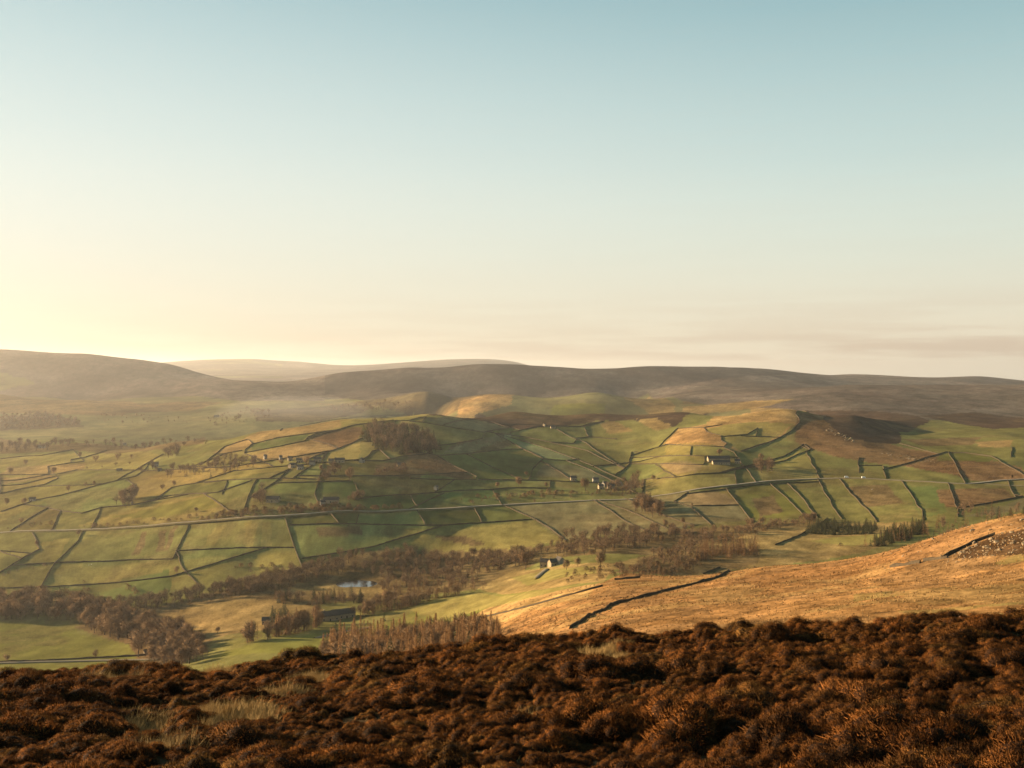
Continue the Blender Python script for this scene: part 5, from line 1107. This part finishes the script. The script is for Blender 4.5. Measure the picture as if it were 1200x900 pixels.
# pale straw grass between the heather
kt = 190; ti = np.repeat(np.arange(len(tufts)), kt); tr_ = (.26*np.exp(rng.normal(0,.2,len(tufts))))[ti]; ta = rng.uniform(0,6.283,len(ti)); tq = np.sqrt(rng.random(len(ti)))
gp_ = tufts[ti]+np.column_stack([np.cos(ta),np.sin(ta)])*(tr_*tq)[:,None]; gh = rng.uniform(.6,1.1,len(ti))*(.26-.12*tq)*np.exp(rng.normal(0,.3,len(tufts)))[ti]; nt_ = len(gp_)
bx = rng.uniform(-21,21,60000); by = rng.uniform(6.5,30,60000); gp_ = np.concatenate([gp_, np.column_stack([bx,by])])
bz = moor_z(gp_[:,0], gp_[:,1]); n = len(gp_); d = unit(np.column_stack([rng.normal(.25,.38,n), rng.normal(0,.38,n), np.full(n,.9)]))
V, Fq = blades(np.column_stack([gp_, bz-.02]), d, np.concatenate([gh, rng.uniform(.04,.10,60000)]), rng.uniform(.006,.013,n))
tag(link('moor_grass', mesh_np('moor_grass', V, Fq, False, [M['straw']], tone=rng.random(n))), 'pale straw coloured grass in gaps between heather bushes', 'grass', kind='stuff')

# rough tussock grass on the golden slope
n = 42000; uu = rng.uniform(420, 1330, n); yy = np.exp(rng.uniform(math.log(75), math.log(620), n)); xx = (uu-U0)/F*yy
ok = inside(xx, yy, gp)&(fbm(xx,yy,14,3,91)+.4*rng.normal(size=n) > -.1); xx, yy = xx[ok], yy[ok]; n = len(xx); zz = grid_z(xx, yy)
P4 = np.repeat(np.column_stack([xx,yy,zz]), 3, 0)+rng.normal(0,.16,(3*n,3))*np.array([1,1,0]); d = unit(np.column_stack([rng.normal(.3,.5,3*n), rng.normal(0,.5,3*n), np.full(3*n,.75)]))
szy = np.repeat(np.clip(yy/300,.55,1.3), 3); V, Fq = blades(P4-np.array([0,0,.05]), d, szy*rng.uniform(.35,.75,3*n), szy*rng.uniform(.16,.34,3*n))
tag(link('tussock_grass', mesh_np('tussock_grass', V, Fq, False, [M['tussock']], tone=np.repeat(rng.random(n),3))), 'rough tawny tussock grass covering the golden slope', 'grass', kind='stuff')

# ------------------------------------------------------------------ haze
ZTOP = float(max(ZG.max(), 60)+25); hz = MB(); hz.box(-48000, -60, -700, 48000, 26000, ZTOP)
mh = bpy.data.materials.new('haze'); mh.use_nodes = True; th = mh.node_tree; th.nodes.clear()
pv = th.nodes.new('ShaderNodeVolumePrincipled'); pv.inputs['Density'].default_value = HAZE; pv.inputs['Color'].default_value = (.93,.93,.94,1); pv.inputs['Anisotropy'].default_value = .57
oh = th.nodes.new('ShaderNodeOutputMaterial'); L(th, pv.outputs[0], oh.inputs['Volume'])
tag(link('haze', hz.mesh('haze', mh)), 'pale evening haze filling the valley and veiling the far hills', 'haze', kind='stuff')
# drifting mist lying in the valley behind the middle hill
import bmesh
bm = bmesh.new(); bmesh.ops.create_uvsphere(bm, u_segments=24, v_segments=12, radius=1); mm = bpy.data.meshes.new('mist'); bm.to_mesh(mm); bm.free()
mt_ = bpy.data.materials.new('mist'); mt_.use_nodes = True; th = mt_.node_tree; th.nodes.clear()
pv = th.nodes.new('ShaderNodeVolumePrincipled'); pv.inputs['Density'].default_value = 2.6e-4; pv.inputs['Color'].default_value = (.9,.9,.92,1); pv.inputs['Anisotropy'].default_value = .4
oh = th.nodes.new('ShaderNodeOutputMaterial'); L(th, pv.outputs[0], oh.inputs['Volume']); mm.materials.append(mt_)
mx_, my_, mz_ = pick(345, 487)
tag(link('mist', mm, None, (mx_, my_, mz_+8), .2, (260, 240, 60)), 'low bank of pale mist lying in the valley behind the middle hill', 'mist', kind='stuff')
